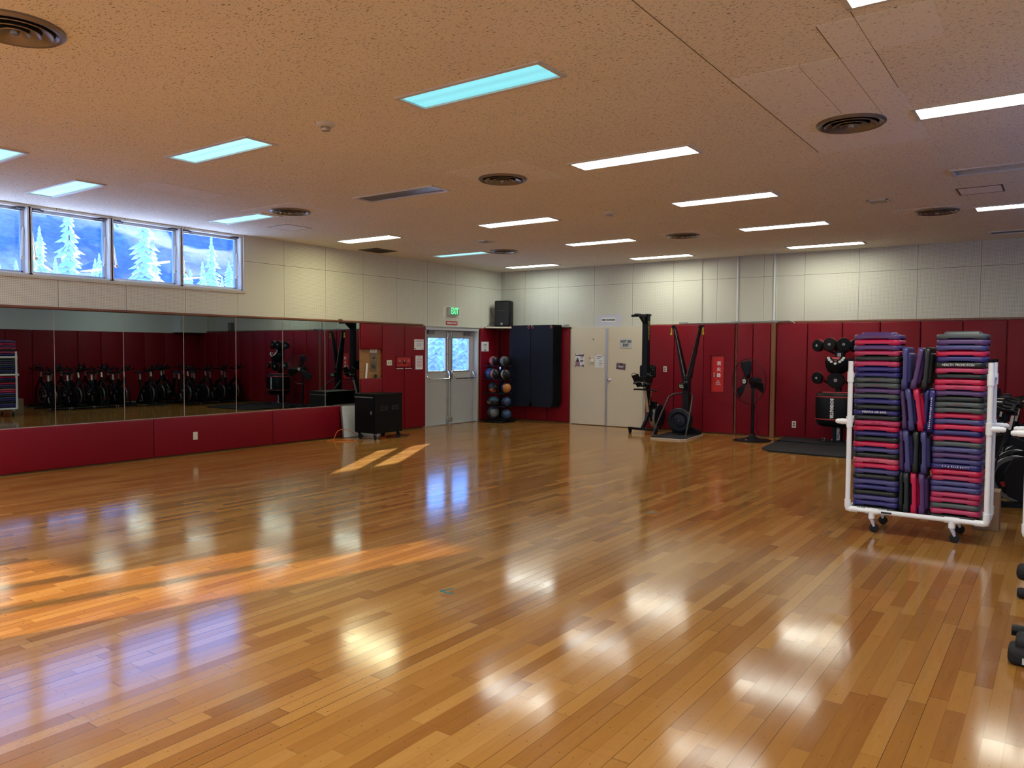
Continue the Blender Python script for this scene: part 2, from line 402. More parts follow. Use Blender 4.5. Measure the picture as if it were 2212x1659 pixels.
# ---------------------------------------------------------------- windows (left wall)
M_FRAME = P('window_frame_grey', (.66, .67, .66), .45)
for n, (y0, y1) in enumerate(WIN_Y):
    w = bpy.data.objects.new('window_%d' % (n+1), None); COL.objects.link(w); w.location = (XL, (y0+y1)/2, 2.55); w['kind'] = 'structure'
    a, b = y0-(y0+y1)/2, y1-(y0+y1)/2; z0, z1 = .02, .88
    g = G()                      # outer frame
    for (p, q, r, s) in ((a-.06, a-.02, 0, .90), (b+.02, b+.06, 0, .90), (a-.06, b+.06, 0, .03), (a-.06, b+.06, .87, .90)): g.box(-.20, -.02, p, q, r+.0, s)
    g.box(-.20, -.02, b+.05, b+.062, .0, .9)
    obj('window_frame', g, M_FRAME, w, bev=.003)
    g = G()                      # sash
    for (p, q, r, s) in ((a-.02, a+.025, .03, .87), (b-.025, b+.02, .03, .87), (a, b, .03, .06), (a, b, .83, .87)): g.box(-.16, -.12, p, q, r, s)
    g.box(-.125, -.10, a, b, .865, .875)
    obj('sash', g, M_ALU, w, bev=.002)
    g = G(); g.box(-.145, -.139, a+.02, b-.02, .055, .835); obj('glass_pane', g, M_GLASS, w)
    for s_, e in ((a-.005, 1), (b+.005, -1)):
        g = G(); g.tube([(-.11, s_, .62), (-.065, s_+e*.035, .24)], .009, 8); g.tube([(-.11, s_+e*.012, .60), (-.065, s_+e*.045, .24)], .006, 6)
        g.lathe([(.022, -.012), (.026, 0), (.022, .012)], 12, T((-.06, s_+e*.036, .225)) @ R(PI/2, 'Y'))
        obj('stay_arm', g, P('stay_arm_white', (.78, .80, .80), .4), w, smooth=1)
        g = G(); g.box(-.10, -.03, s_+e*.05-.045, s_+e*.05+.045, .845, .872); g.tube([(-.06, s_-.03, .86), (-.06, s_+e*.14, .85)], .012, 8)
        obj('hinge', g, P('hinge_dark', (.09, .09, .10), .5, .5), w, bev=.003)
for n, (y0, y1, zz) in enumerate(RWIN):
    hh = 3.40-zz
    w = bpy.data.objects.new('window_%d' % (n+20), None); COL.objects.link(w); w.location = (XR, (y0+y1)/2, zz); w['kind'] = 'structure'
    a, b = y0-(y0+y1)/2, y1-(y0+y1)/2
    g = G()
    for (p, q, r, s) in ((a, a+.05, 0, hh), (b-.05, b, 0, hh), (a, b, 0, .05), (a, b, hh-.05, hh), (-.02, .02, 0, hh)): g.box(.05, .13, p, q, r, s)
    obj('window_frame', g, M_FRAME, w); g = G(); g.box(.09, .095, a, b, .03, hh-.03); obj('glass_pane', g, M_CLEAR, w)
g = G()  # unseen mask: added bars and stepped top cut the warm spot into stripes
for x_ in (-8.10, -7.78): g.box(x_-.036, x_+.036, YF-.12, YF-.09, 1., 2.8)
for a, b, z_ in ((-8.50, -8.10, 2.44), (-8.10, -7.78, 2.60), (-7.78, -7.42, 2.72)): g.box(a, b, YF-.12, YF-.10, z_, 2.8)
struct('window_40', g, M_FRAME)
for n, (a, b) in enumerate(FILL_WIN):
    g = G()
    for q in ((a, a+.05, .9, 3.1), (b-.05, b, .9, 3.1), (a, b, .9, .95), (a, b, 3.05, 3.1), (a, b, 1.95, 2.0)): g.box(q[0], q[1], YF-.13, YF-.05, q[2], q[3])
    w = struct('window_%d' % (41+n), g, M_FRAME); g = G(); g.box(a+.04, b-.04, YF-.10, YF-.095, .94, 3.06); obj('glass_pane', g, M_CLEAR, w)  # frame and pane of the added fill opening

# ---------------------------------------------------------------- exit doors (left wall)
d = bpy.data.objects.new('door_1', None); COL.objects.link(d); d.location = (XL, 12.98, 0); d['kind'] = 'structure'
g = G(); g.box(-.20, .012, -.90, -.86, 0, 2.09); g.box(-.20, .012, .86, .90, 0, 2.09); g.box(-.20, .03, -.90, .90, 2.05, 2.10)
obj('door_frame', g, P('door_frame_grey', (.50, .51, .51), .4), d, bev=.004)
for s in (-1, 1):
    g = G(); x0, x1 = -.16, -.115
    y0, y1 = (.02, .855)
    def yb(a, b): return (a, b) if s > 0 else (-b, -a)
    for (p, q, r, t) in ((y0, .105, .01, 2.05), (.70, y1, .01, 2.05), (.105, .70, .01, 1.165), (.105, .70, 1.885, 2.05)):
        a, b = yb(p, q); g.box(x0, x1, a, b, r, t)
    bmesh.ops.remove_doubles(g.bm, verts=list(g.bm.verts), dist=1e-5)
    leaf = obj('door_leaf', g, M_STEEL, d)
    g = G()
    for (p, q, r, t) in ((.095, .118, 1.15, 1.90), (.69, .712, 1.15, 1.90), (.095, .712, 1.15, 1.172), (.095, .712, 1.878, 1.90)):
        a, b = yb(p, q); g.box(-.118, -.102, a, b, r, t)
    obj('glazing_bead', g, P('bead_grey', (.33, .34, .34), .4, .3), leaf, bev=.003)
    a, b = yb(.11, .70); g = G(); g.box(-.14, -.134, a, b, 1.16, 1.89); obj('glass_pane', g, M_DGLASS, leaf)
    e = s                          # vertical bolt rod with guides, crash bar
    g = G(); g.tube([(-.095, e*.055, .05), (-.095, e*.055, 2.02)], .008, 8)
    for z in (.10, 1.93): g.rbox(-.115, -.07, e*.055-.03, e*.055+.03, z-.06, z+.06, .01, 2)
    for z in (.55, .95, 1.55): g.cbox((-.10, e*.055, z), (.03, .03, .02))
    obj('bolt_rod', g, M_ALU, leaf, smooth=1)
    g = G(); g.rbox(-.115, -.05, e*.055-.022, e*.055+.022, .99, 1.17, .01, 2); g.rbox(-.115, -.05, e*.80-.022, e*.80+.022, .99, 1.15, .01, 2)
    pts = [(-.06, e*.055, 1.14), (-.02, e*.075, 1.09), (.0, e*.115, 1.0), (.0, e*.76, 1.0), (-.02, e*.80, 1.05), (-.06, e*.80, 1.12)]
    g.tube(pts, .013, 10); obj('crash_bar', g, M_CHROME, leaf, smooth=1)
    g = G(); g.cbox((-.09, e*.62, 1.985), (.05, .22, .05)); g.tube([(-.07, e*.56, 2.01), (-.03, e*.70, 2.03), (-.06, e*.82, 2.045)], .01, 6)
    obj('door_closer', g, P('closer_metal', (.20, .20, .20), .4, .6), leaf, bev=.004)
g = G(); g.box(-.17, -.09, -.018, .018, .01, 2.05); obj('meeting_stile', g, M_STEEL, d, bev=.003)
g = G(); g.box(-.26, -.02, -.86, .86, -.02, .014); obj('threshold', g, M_ALU, d)

# ---------------------------------------------------------------- cream double door in the back wall
d = bpy.data.objects.new('door_2', None); COL.objects.link(d); d.location = (-8.01, YB, 0); d['kind'] = 'structure'
g = G(); g.box(-.925, -.885, -.03, 0, 0, 2.14); g.box(-.925, .90, -.03, 0, 2.10, 2.145); g.box(.865, .90, -.03, 0, 0, 2.14)
obj('door_frame', g, P('cream_frame', (.56, .52, .42), .5), d, bev=.003)
g = G(); g.box(-.882, -.020, -.045, -.002, .012, 2.098); lf = obj('door_leaf', g, M_CREAM, d, bev=.003)
g = G(); g.box(.022, .862, -.045, -.002, .012, 2.098); rf = obj('door_leaf', g, M_CREAM, d, bev=.003)
g = G(); g.box(-.024, .024, -.058, -.044, .012, 2.098); obj('astragal', g, M_ALU, rf, bev=.002)
g = G(); g.lathe([(.035, 0), (.036, .006), (.014, .010), (.012, .03), (.026, .038), (.032, .055), (.024, .072), (.0, .076)][::1], 20, T((.075, -.045, 1.0)) @ R(PI/2, 'X')); obj('door_knob', g, M_CHROME, rf, smooth=1)
g = G(); g.lathe([(.012, 0), (.012, .004)], 12, T((-.335, -.045, 1.87)) @ R(PI/2, 'X')); obj('peep_hole', g, M_INK, lf)

# ---------------------------------------------------------------- wall pads
def pad(y0, y1, z0, z1, side, label, x=None, th=.055):
    """vinyl wall pad; side L / B / R"""
    g = G()
    if side == 'L': o_ = (XL+.012, (y0+y1)/2, z0); g.rbox(0, th, -(y1-y0)/2+.002, (y1-y0)/2-.002, 0, z1-z0, .018, 3)
    elif side == 'B': o_ = ((y0+y1)/2, x, z0); g.rbox(-(y1-y0)/2+.002, (y1-y0)/2-.002, -th, 0, 0, z1-z0, .018, 3)
    else: o_ = (XR-.001, (y0+y1)/2, z0); g.rbox(-th, 0, -(y1-y0)/2+.002, (y1-y0)/2-.002, 0, z1-z0, .018, 3)
    p = obj('wall_pad', g, M_RED, smooth=40); p.location = o_
    return tag(p, label, 'wall pad', 'red vinyl wall pads')
pad(4.04, 6.132, .02, .585, 'L', 'long low red wall pad under the mirror, cut off by no frame edge, left of the socket pad'.replace(', cut off by no frame edge', ''))
pad(1.95, 4.04, .02, .585, 'L', 'long low red wall pad under the mirror at the left edge of the picture')
pad(6.132, 8.222, .02, .585, 'L', 'long low red wall pad under the mirror with the ivory socket in it')
pad(8.222, 10.22, .02, .585, 'L', 'long low red wall pad behind the whiteboard and black cabinet')
pad(10.235, 10.79, 1.63, 2.112, 'L', 'short upper red wall pad above the wooden niche')
pad(10.235, 10.79, .03, 1.07, 'L', 'lower red wall pad under the wooden niche, behind the black cabinet')
pad(10.795, 11.41, .03, 2.105, 'L', 'tall red wall pad with the ivory switch plate')
pad(11.415, 12.035, .03, 2.10, 'L', 'tall red wall pad beside the exit doors carrying two white notices')
pad(13.905, 14.50, .03, 2.11, 'L', 'tall red wall pad right of the exit doors with one white notice')
pad(14.505, 14.68, .03, 2.11, 'L', 'narrow red wall pad in the corner under the speaker shelf')
for i, (a, b, l) in enumerate([(-10.79, -10.15, 'tall red wall pad behind the medicine ball rack'), (-10.145, -9.54, 'tall red wall pad behind the left half of the hanging mats'), (-9.535, -8.94, 'tall red wall pad between the hanging mats and the cream door')]):
    pad(a, b, .03, 2.105, 'B', l, YB-.012)
for a, b, l in [(-7.08, -6.465, 'tall red wall pad behind the upright rowing machine'), (-6.46, -5.835, 'tall red wall pad behind the ski machine'), (-5.83, -5.215, 'tall red wall pad with the recessed fire extinguisher box'),
                (-5.165, -4.86, 'narrow red wall pad left half behind the pedestal fan'), (-4.855, -4.525, 'narrow red wall pad between fan and brown post')]:
    if 'recessed' in l:   # padding frame round the extinguisher box
        g = G(); x0, x1 = -(b-a)/2+.002, (b-a)/2-.002; cx = (a+b)/2; hx0, hx1, hz0, hz1 = -5.69-cx, -5.41-cx, .81-.03, 1.545-.03
        for q in ((x0, hx0, 0, 2.125), (hx1, x1, 0, 2.125), (hx0-.001, hx1+.001, 0, hz0), (hx0-.001, hx1+.001, hz1, 2.125)): g.box(q[0], q[1], -.055, 0, q[2], q[3])
        p = obj('wall_pad', g, M_RED); p.location = (cx, YB-.012, .03); tag(p, l, 'wall pad', 'red vinyl wall pads')
    else: pad(a, b, .03, 2.155, 'B', l, YB-.012)
bx = [-4.43, -3.865, -3.262, -2.64, -2.01, -1.385, -.765, -.145, .475, 1.095, 1.44]
lbl = ['tall red wall pad just right of the brown post', 'tall red wall pad with the low socket, left of the boxing trainer', 'tall red wall pad behind the left stack of step risers', 'tall red wall pad seen between the two step stacks',
       'tall red wall pad behind the right stack of step risers', 'tall red wall pad right of the step rack above the bikes', 'tall red wall pad at the right edge of the picture']
lbl[1], lbl[0] = 'tall red wall pad behind the boxing trainer', 'tall red wall pad with the low socket right of the brown post'
for i in range(len(bx)-1):
    pad(bx[i]+.003, bx[i+1]-.003, .03, 2.155, 'B', lbl[i] if i < len(lbl) else 'tall red wall pad at the far corner seen only in the mirror', YB+.038)
for i in range(13):
    pad(6.2+i*.66, 6.2+(i+1)*.66-.006, .03, 2.12, 'R', 'tall red wall pad behind the bikes, seen only in the mirror')

# ---------------------------------------------------------------- mirrors
my = [3.90, 4.793, 5.716, 6.632, 7.539, 8.453, 9.376, 10.215]
ml = ['leftmost dim wall mirror panel, reflecting the step rack', 'second wall mirror panel from the left, first full row of bikes', 'third wall mirror panel from the left', 'fourth wall mirror panel, reflecting the corner of the far pads',
      'fifth wall mirror panel, reflecting the boxing trainer at its right edge', 'sixth wall mirror panel, reflecting the pedestal fan', 'rightmost wall mirror panel, reflecting the upright rowing machine']
tilt = [-.0058, -.0018, -.0016, .0010, .0022, 0, 0]
for i in range(7):
    t = thing('wall_mirror', ml[i], 'mirror', (XL+.004, (my[i]+my[i+1])/2, .59), tilt[i], 'mirror panels along the left wall')
    w = (my[i+1]-my[i])/2
    g = G(); g.box(.006, .026, -w+.0035, w-.0035, .006, 1.525); obj('mirror_glass', g, M_MIRROR, t)
    g = G(); g.box(.0, .031, -w-.003, -w+.0035, .0, 1.53); g.box(.0, .034, -w, w, -.004, .006)
    obj('edge_strip', g, P('mirror_edge_strip', (.42, .33, .30), .4, .4), t)

# ---------------------------------------------------------------- ceiling fittings
M_RIM = P('light_rim_white', (.62, .60, .56), .4)
M_HOUSE = P('light_housing_white', (.75, .72, .62), .5)
def panel(name, col, s):
    """lit diffuser sheet, a little brighter over its two tubes"""
    m, N, L = newmat(name); g = NG(N, L); b = N['Principled BSDF']; x, y, z = g.xyz()
    b.inputs['Base Color'].default_value = (.3, .3, .3, 1); b.inputs['Emission Color'].default_value = (*col, 1)
    t = g.m('SUBTRACT', 1., g.m('MULTIPLY', g.m('ABSOLUTE', g.m('SUBTRACT', g.m('ABSOLUTE', y), .07)), 9.))
    L.new(g.m('MULTIPLY', g.m('ADD', .86, g.m('MULTIPLY', g.m('MAXIMUM', t, 0.), .34)), s), b.inputs['Emission Strength'])
    return m
LM = {'m': panel('panel_light_white_low', (.92, 1., .92), 17.), 'n': panel('panel_light_white_mid', (1., 1., .82), 21.), 'o': panel('panel_light_white_high', (1., 1., .93), 32.), 'w': panel('panel_light_white', (.97, 1., .90), 14.5), 'W': panel('panel_light_white_bright', (1., 1., .84), 24.), 'c': panel('panel_light_cool_dim', (.36, .80, .88), 1.0), 'C': panel('panel_light_cyan_dim', (.16, .70, .80), .92),
      'y': panel('panel_light_warm', (1., .95, .58), 26.)}
def lamp_label(i, j, k):
    nm = {(0, 0): 'dim cool ceiling light just above the left windows', (1, 0): 'dim pale blue ceiling light, second from the left in the nearest row', (2, 0): 'large cyan ceiling light nearest the top centre of the picture',
          (3, 0): 'ceiling light cut off by the top edge of the picture', (0, 1): 'cool ceiling light beside the left round vent', (1, 1): 'unlit grey ceiling light panel left of the centre round vent', (2, 1): 'bright ceiling light right of the centre round vent',
          (3, 1): 'long bright ceiling light cut off by the right edge, beside the big round vent', (0, 2): 'yellowish ceiling light near the left pegboard wall', (1, 2): 'bright ceiling light in the middle, third row back', (2, 2): 'bright ceiling light left of the small louvre vent',
          (3, 2): 'open ceiling light housing with no panel at the right edge', (0, 3): 'cyan ceiling light in the far left row', (1, 3): 'bright ceiling light left of the far right-hand round vent', (2, 3): 'pale blue ceiling light right of the far right-hand round vent',
          (3, 3): 'bright ceiling light cut off by the right edge, beside the far round vent', (0, 4): 'farthest ceiling light, above the room corner', (1, 4): 'back row ceiling light above the rowing machine', (2, 4): 'back row ceiling light above the white conduits', (3, 4): 'unlit ceiling light panel at the right edge, back row'}
    if j == 20: return 'tip of a pale ceiling light at the left edge of the picture'
    return nm.get((i, j), 'ceiling light behind the camera')
for x, y, k, i, j in lights:
    t = thing('ceiling_light', lamp_label(i, j, k), 'ceiling light', (x+LW/2, y+LH/2, H), 0, 'recessed ceiling lights')
    a, b = LW/2, LH/2
    g = G()
    for q in ((-a-.022, a+.022, -b-.022, -b+.012), (-a-.022, a+.022, b-.012, b+.022), (-a-.022, -a+.012, -b, b), (a-.012, a+.022, -b, b)): g.box(q[0], q[1], q[2], q[3], -.011, .004)
    obj('frame', g, M_RIM, t, bev=.002)
    g = G(); zt = .05 if k != 'gone' else .09
    g.faces([(-a, -b, 0), (a, -b, 0), (a, b, 0), (-a, b, 0), (-a, -b, zt), (a, -b, zt), (a, b, zt), (-a, b, zt)], [(0, 1, 5, 4), (1, 2, 6, 5), (2, 3, 7, 6), (3, 0, 4, 7), (4, 5, 6, 7)])
    if k == 'gone': g.tube([(-a+.05, 0, .045), (a-.05, 0, .045)], .016, 10)
    obj('housing', g, M_HOUSE, t)
    if k != 'gone':
        g = G(); g.rings([[(xx, yy, zz) for xx in (-a, a)] for yy, zz in ((-b, .004), (-b*.5, .002), (0, .005), (b*.5, .002), (b, .004))], closed=False, cap=False)
        obj('diffuser', g, P('unlit_diffuser', (.085, .09, .09), .35) if k == 'off' else LM[k], t)
def round_vent(x, y, label, r=.262):
    t = thing('ceiling_diffuser', label, 'ceiling vent', (x, y, H), 0, 'round ceiling air diffusers')
    g = G(); g.lathe([(r*.97, .02), (r*1.0, 0.0), (r, -.012), (r*.93, -.026), (r*.86, -.022), (r*.80, -.004), (r*.80, .0)], 40, cap=False); obj('outer_ring', g, M_CAST, t, smooth=1)
    g = G(); g.lathe([(r*.8, -.003), (.01, -.003)], 32, cap=False); obj('shade_disc', g, M_VENTSHADE, t)  # flat disc, coloured as the unlit hollow of the vent
    for q, z0, z1 in ((.74, -.004, -.030), (.50, -.006, -.034), (.28, -.008, -.036)):
        g = G(); g.lathe([(r*(q-.20), z0), (r*(q-.1), z0-.010), (r*q, z1), (r*(q+.02), z1+.004), (r*(q-.08), z0-.002)], 36, cap=False); obj('cone_ring', g, M_CAST, t, smooth=1)
    g = G(); g.lathe([(.001, -.048), (.022, -.042), (.028, -.02), (.012, -.004)], 20); obj('centre_cone', g, M_CHROME if False else M_CAST, t, smooth=1)
round_vent(-4.96, 6.75, 'round bronze air diffuser in the middle of the ceiling'); round_vent(-8.45, 6.73, 'round bronze air diffuser left, near the windows'); round_vent(-1.455, 6.69, 'large round air diffuser at upper right')
round_vent(-4.98, 11.6, 'round air diffuser at the back above the white conduits'); round_vent(-8.50, 11.62, 'round air diffuser farthest back, near the room corner'); round_vent(-1.41, 11.44, 'round air diffuser at the far right beside a cut-off light')
round_vent(-4.98, 2.02, 'round air diffuser cut off by the top left corner of the picture')
def smoke(x, y, label):
    t = thing('smoke_detector', label, 'smoke detector', (x, y, H), 0, 'ceiling smoke detectors')
    g = G(); g.lathe([(.05, .02), (.076, .0), (.076, -.014), (.066, -.026), (.038, -.030)], 24, cap=False); obj('base', g, M_IVORY, t, smooth=1)
    g = G(); g.lathe([(.036, -.028), (.042, -.048), (.032, -.062), (.001, -.064)], 20); obj('sensor_head', g, M_ALU, t, smooth=1)
smoke(-4.96, 4.31, 'round smoke detector on the near ceiling left of the cyan light'); smoke(-4.985, 9.18, 'small round smoke detector farther back on the ceiling')
def louvre(x0, x1, y0, y1, label, n=4, mat=M_ALU):
    t = thing('louvre_vent', label, 'ceiling vent', ((x0+x1)/2, (y0+y1)/2, H)); a, b = (x1-x0)/2, (y1-y0)/2
    g = G()
    for q in ((-a, a, -b, -b+.02), (-a, a, b-.02, b), (-a, -a+.02, -b, b), (a-.02, a, -b, b)): g.box(*q, -.012, 0)
    obj('frame', g, mat, t); g = G(); g.box(-a+.02, a-.02, -b+.02, b-.02, -.002, 0); obj('backing', g, M_VENTSHADE, t)
    for i in range(n):
        yy = -b+.03+(2*b-.06)*(i+.5)/n; g = G(); g.cbox((0, 0, 0), (2*a-.04, .022, .004), T((0, yy, -.008)) @ R(.5, 'X')); obj('slat', g, mat, t)
louvre(-2.02, -1.787, 10.2, 10.43, 'small square louvre vent at right on the ceiling', 4)
louvre(-8.155, -7.905, 10.30, 10.56, 'small louvre vent in the middle distance of the ceiling', 4, M_IVORY)
louvre(-10.63, -10.17, 10.0, 10.54, 'square brown return grille near the left pegboard wall', 9, P('brown_grille', (.16, .12, .09), .5, .4))
def hatch(x0, x1, y0, y1, label, w=.02):
    t = thing('access_hatch', label, 'ceiling hatch', ((x0+x1)/2, (y0+y1)/2, H), 0, 'ceiling access hatches'); a, b = (x1-x0)/2, (y1-y0)/2
    g = G()
    for q in ((-a, a, -b, -b+w), (-a, a, b-w, b), (-a, -a+w, -b, b), (a-w, a, -b, b)): g.box(*q, -.004, 0)
    obj('frame', g, P('hatch_frame', (.14, .12, .10), .5, .4), t); g = G(); g.box(-a+w, a-w, -b+w, b-w, -.003, 0); obj('hatch_panel', g, M_CEILP, t)
hatch(-1.06, -.61, 10.03, 10.46, 'ceiling access hatch with dark metal frame at right'); hatch(-9.83, -9.36, 7.40, 7.86, 'faint square access hatch near the left windows', .008)

# ---------------------------------------------------------------- exit sign, notices, sockets
t = thing('exit_sign', 'lit green EXIT sign above the double exit doors', 'exit sign', (XL, 12.96, 2.46))
g = G(); g.rbox(0, .065, -.155, .155, -.09, .09, .006, 2); obj('housing', g, P('sign_housing', (.55, .56, .54), .4), t)
g = G(); g.box(.065, .068, -.125, .145, -.08, .08); obj('face', g, P('exit_face', (.10, .30, .20), .4), t)
text('lettering', 'EXIT', .19, emit('exit_green', (.0, 1., .27), 1.0), on_left(.069, .01, 0) , t, bold=.004, sx=.62)
g = G(); g.box(0, .004, 12.64-12.96, 13.26-12.96, -.13, .10); obj('backing_patch', g, P('pale_patch', (.66, .65, .58), .7), t)
t = thing('emergency_sign', 'small red sign with white words under the EXIT sign', 'sign', (XL, 12.945, 2.205))
g = G(); g.box(0, .006, -.19, .19, -.042, .042); obj('plate', g, M_REDW, t)
text('lettering', 'EMERGENCY EXIT ONLY', .05, M_WHITEINK, on_left(.008, 0, 0), t, bold=.0015, sx=.60)
t = thing('door_header_strip', 'grey metal strip above the exit doors', 'trim', (XL, 12.98, 2.115)); t.name = 'trim_20'; t['kind'] = 'structure'
g = G(); g.box(0, .04, -.93, .93, -.012, .012); obj('strip', g, M_ALU, t)
def notice(M, w, h, label, rows, parent=None, name='notice', base=M_PAPER, frame=None):
    """sheet of paper with rows = [(y, x0, x1, height, material)]; fractions of the sheet"""
    t = thing(name, label, 'notice', M.translation); Rm = M.copy(); Rm.translation = (0, 0, 0)
    g = G(); g.box(-w/2, w/2, -h/2, h/2, 0, .003, 0, Rm); obj('sheet', g, base, t)
    by = {}
    for (yy, x0, x1, hh, mm) in rows: by.setdefault(mm.name, []).append((yy, x0, x1, hh, mm))
    for k, rs in by.items():
        g = G()
        for (yy, x0, x1, hh, mm) in rs: g.box((x0-.5)*w, (x1-.5)*w, (yy-.5)*h-hh*h/2, (yy-.5)*h+hh*h/2, .003, .0042, 0, Rm)
        obj('print', g, rs[0][4], t)
    return t
XP = XL+.067
lines = lambda ys, mm, x0=.15, x1=.85, h=.018: [(y, x0+.05*((i*7) % 3)/3, x1-.09*((i*5) % 4)/4, h, mm) for i, y in enumerate(ys)]
notice(on_left(XP, 11.825, 1.73), .283, .215, 'framed white notice with red heading on the red pad, upper of two', lines([.86, .80], M_INKR, .1, .9, .03)+lines([.62, .53, .44, .36], M_INK, .22, .78, .02)+[(.10, .05, .15, .12, M_INK), (.10, .78, .93, .05, M_INK)])
notice(on_left(XP, 11.83, 1.363), .215, .28, 'tall white notice with red print below the framed one', lines([.95, .90, .85], M_INKG, .2, .8, .012)+lines([.76, .71, .66, .58, .53, .48, .43, .38, .33, .28, .22, .16], M_INKR, .12, .9, .018))
notice(on_left(XP, 14.05, 1.707), .27, .22, 'pale notice on the red pad right of the exit doors', lines([.72, .60, .44], M_INK, .28, .72, .05)+[(.14, .36, .64, .10, M_INK)])
# double door posters
M_PURP = P('mauve_print', (.30, .16, .24), .6); M_PURPD = P('dark_mauve_print', (.09, .05, .09), .6)
def magnet(t, M, pts):
    Rm = M.copy(); Rm.translation = (0, 0, 0)
    for (a, b) in pts:
        g = G(); g.lathe([(.010, 0), (.010, .008)], 10, Rm @ T((a, b, .003))); obj('magnet', g, M_INK, t)
M1 = on_back(-8.68, YB-.046, 1.415)
t = notice(M1, .22, .275, 'mauve poster with a portrait on the left cream door', [(.93, .33, .95, .05, M_PURPD), (.87, .02, .98, .07, M_PURPD), (.66, .08, .46, .34, M_PAPER), (.78, .58, .95, .05, M_PURPD), (.70, .60, .92, .02, M_INKG), (.64, .60, .92, .02, M_INKG), (.58, .60, .88, .02, M_INKG), (.45, .55, .92, .12, M_PURPD),
     (.24, .02, .52, .34, M_PURP), (.06, .02, .98, .06, M_PURP), (.30, .62, .88, .02, M_INKG), (.10, .80, .95, .10, M_PURPD)], name='poster')
Rm = M1.copy(); Rm.translation = (0, 0, 0)
g = G(); g.prism([(-.092, -.03), (-.015, -.03), (-.03, .02), (-.04, .05), (-.053, .062), (-.067, .05), (-.078, .02)], .004, .0055, Rm); obj('portrait_figure', g, P('portrait_dark', (.03, .02, .02), .6), t)
g = G(); g.prism([(-.060, .012), (-.046, .012), (-.043, .032), (-.053, .046), (-.063, .032)], .0055, .007, Rm); obj('portrait_face', g, P('portrait_skin', (.42, .24, .17), .6), t)
magnet(t, M1, [(-.105, .13), (.10, .125), (-.108, -.135), (.10, -.135)])
M2 = on_back(-8.187, YB-.046, 1.40)
t = notice(M2, .215, .277, 'white sheet with printed text held by magnets near the door edge', lines([.88, .82], M_INK, .2, .82, .028)+lines([.72, .69], M_INKG, .14, .6, .02)+lines([.55, .52, .49], M_INKG, .42, .85, .012)+lines([.36, .33, .30], M_INKG, .42, .9, .014)+lines([.2, .16], M_INKG, .42, .8, .012))
magnet(t, M2, [(-.095, .135), (.09, .13)])
M3 = on_back(-7.667, YB-.046, 1.297) @ R(-.09, 'Z')
t = notice(M3, .215, .135, 'small dark mauve card stuck crooked on the right cream door', [(.88, .02, .98, .18, M_INKG), (.86, .40, .62, .28, M_INKR), (.55, .2, .8, .05, M_PAPER), (.45, .15, .85, .05, M_PAPER), (.35, .25, .7, .05, M_PAPER)], base=M_PURPD)
M4 = on_back(-7.554, YB-.046, 1.783)
t = thing('not_an_exit_sign', 'grey NOT AN EXIT sign on the right cream door', 'sign', M4.translation); Rm = M4.copy(); Rm.translation = (0, 0, 0)
g = G(); g.box(-.138, .138, -.10, .10, 0, .005, 0, Rm); obj('plate', g, P('sign_grey', (.48, .50, .50), .5), t)
text('lettering', 'NOT AN', .080, M_INK, Rm @ T((0, .037, .0065)), t, bold=.0022, sx=.80); text('lettering', 'EXIT', .080, M_INK, Rm @ T((0, -.040, .0065)), t, bold=.0022, sx=.86)
t = thing('key_holder', 'small white holder with a red tab stuck on the left cream door', 'holder', (-8.375, YB-.046, 1.41))
g = G(); g.rbox(-.03, .04, -.03, 0, -.03, .03, .006, 2); obj('body', g, M_WHITE, t); g = G(); g.cbox((0, 0, 0), (.016, .01, .05), T((-.038, -.015, .045)) @ R(-.4, 'Y')); obj('red_tab', g, M_REDW, t)
g = G(); g.tube([(-.01, -.01, -.03), (.0, -.015, -.055), (.02, -.012, -.07), (.03, -.01, -.05)], .004, 6); obj('hook', g, M_CHROME, t)
t = thing('name_plate', 'white name plate on the pegboard above the cream doors', 'sign', (-8.0, YB, 2.286))
g = G(); g.box(-.165, .165, -.006, 0, -.047, .047); obj('plate', g, M_PAPER, t)
text('lettering', 'MWR TECHNICIAN', .052, M_INK, on_back(0, -.008, 0), t, bold=.001, sx=.68)
g = G(); g.box(-.305, .315, -.003, 0, -.145, .115); obj('backing_patch', g, P('lilac_patch', (.50, .50, .56), .7), t)
def socket(loc, side, label, kind=0):
    t = thing('wall_socket', label, 'wall socket', loc); g = G(); w, h = .038, .060
    if side == 'L': g.rbox(0, .008, -w, w, -h, h, .003, 2)
    else: g.rbox(-w, w, -.008, 0, -h, h, .003, 2)
    obj('cover_plate', g, M_IVORY, t)
    for dz in (-.022, .022):
        g = G()
        if side == 'L': g.box(.008, .010, -.016, .016, dz-.014, dz+.014)
        else: g.box(-.016, .016, -.010, -.008, dz-.014, dz+.014)
        obj('outlet', g, M_IVORY if kind == 0 else P('socket_dark', (.10, .10, .10), .5), t)
socket((XP, 6.785, .285), 'L', 'ivory socket in the low red pad under the mirror')
socket((-6.647, YB-.067, 1.255), 'B', 'ivory socket between the rowing and ski machines', 1)
socket((-4.073, YB-.017, .273), 'B', 'ivory socket low on the red pad beside the black mat', 1)
socket((-6.93, YB-.067, 1.26), 'B', 'ivory plate half hidden behind the rowing machine seat')
t = thing('switch_plate', 'ivory double switch plate on the red pad', 'switch', (XP, 10.965, 1.365)); g = G(); g.rbox(0, .01, -.07, .07, -.052, .052, .003, 2); obj('plate', g, M_IVORY, t)
for s in (-1, 1): g = G(); g.box(.01, .013, s*.032-.012, s*.032+.012, -.02, .02); obj('toggle', g, P('switch_brown', (.25, .22, .18), .5), t)  # toggles a darker brown than the plate
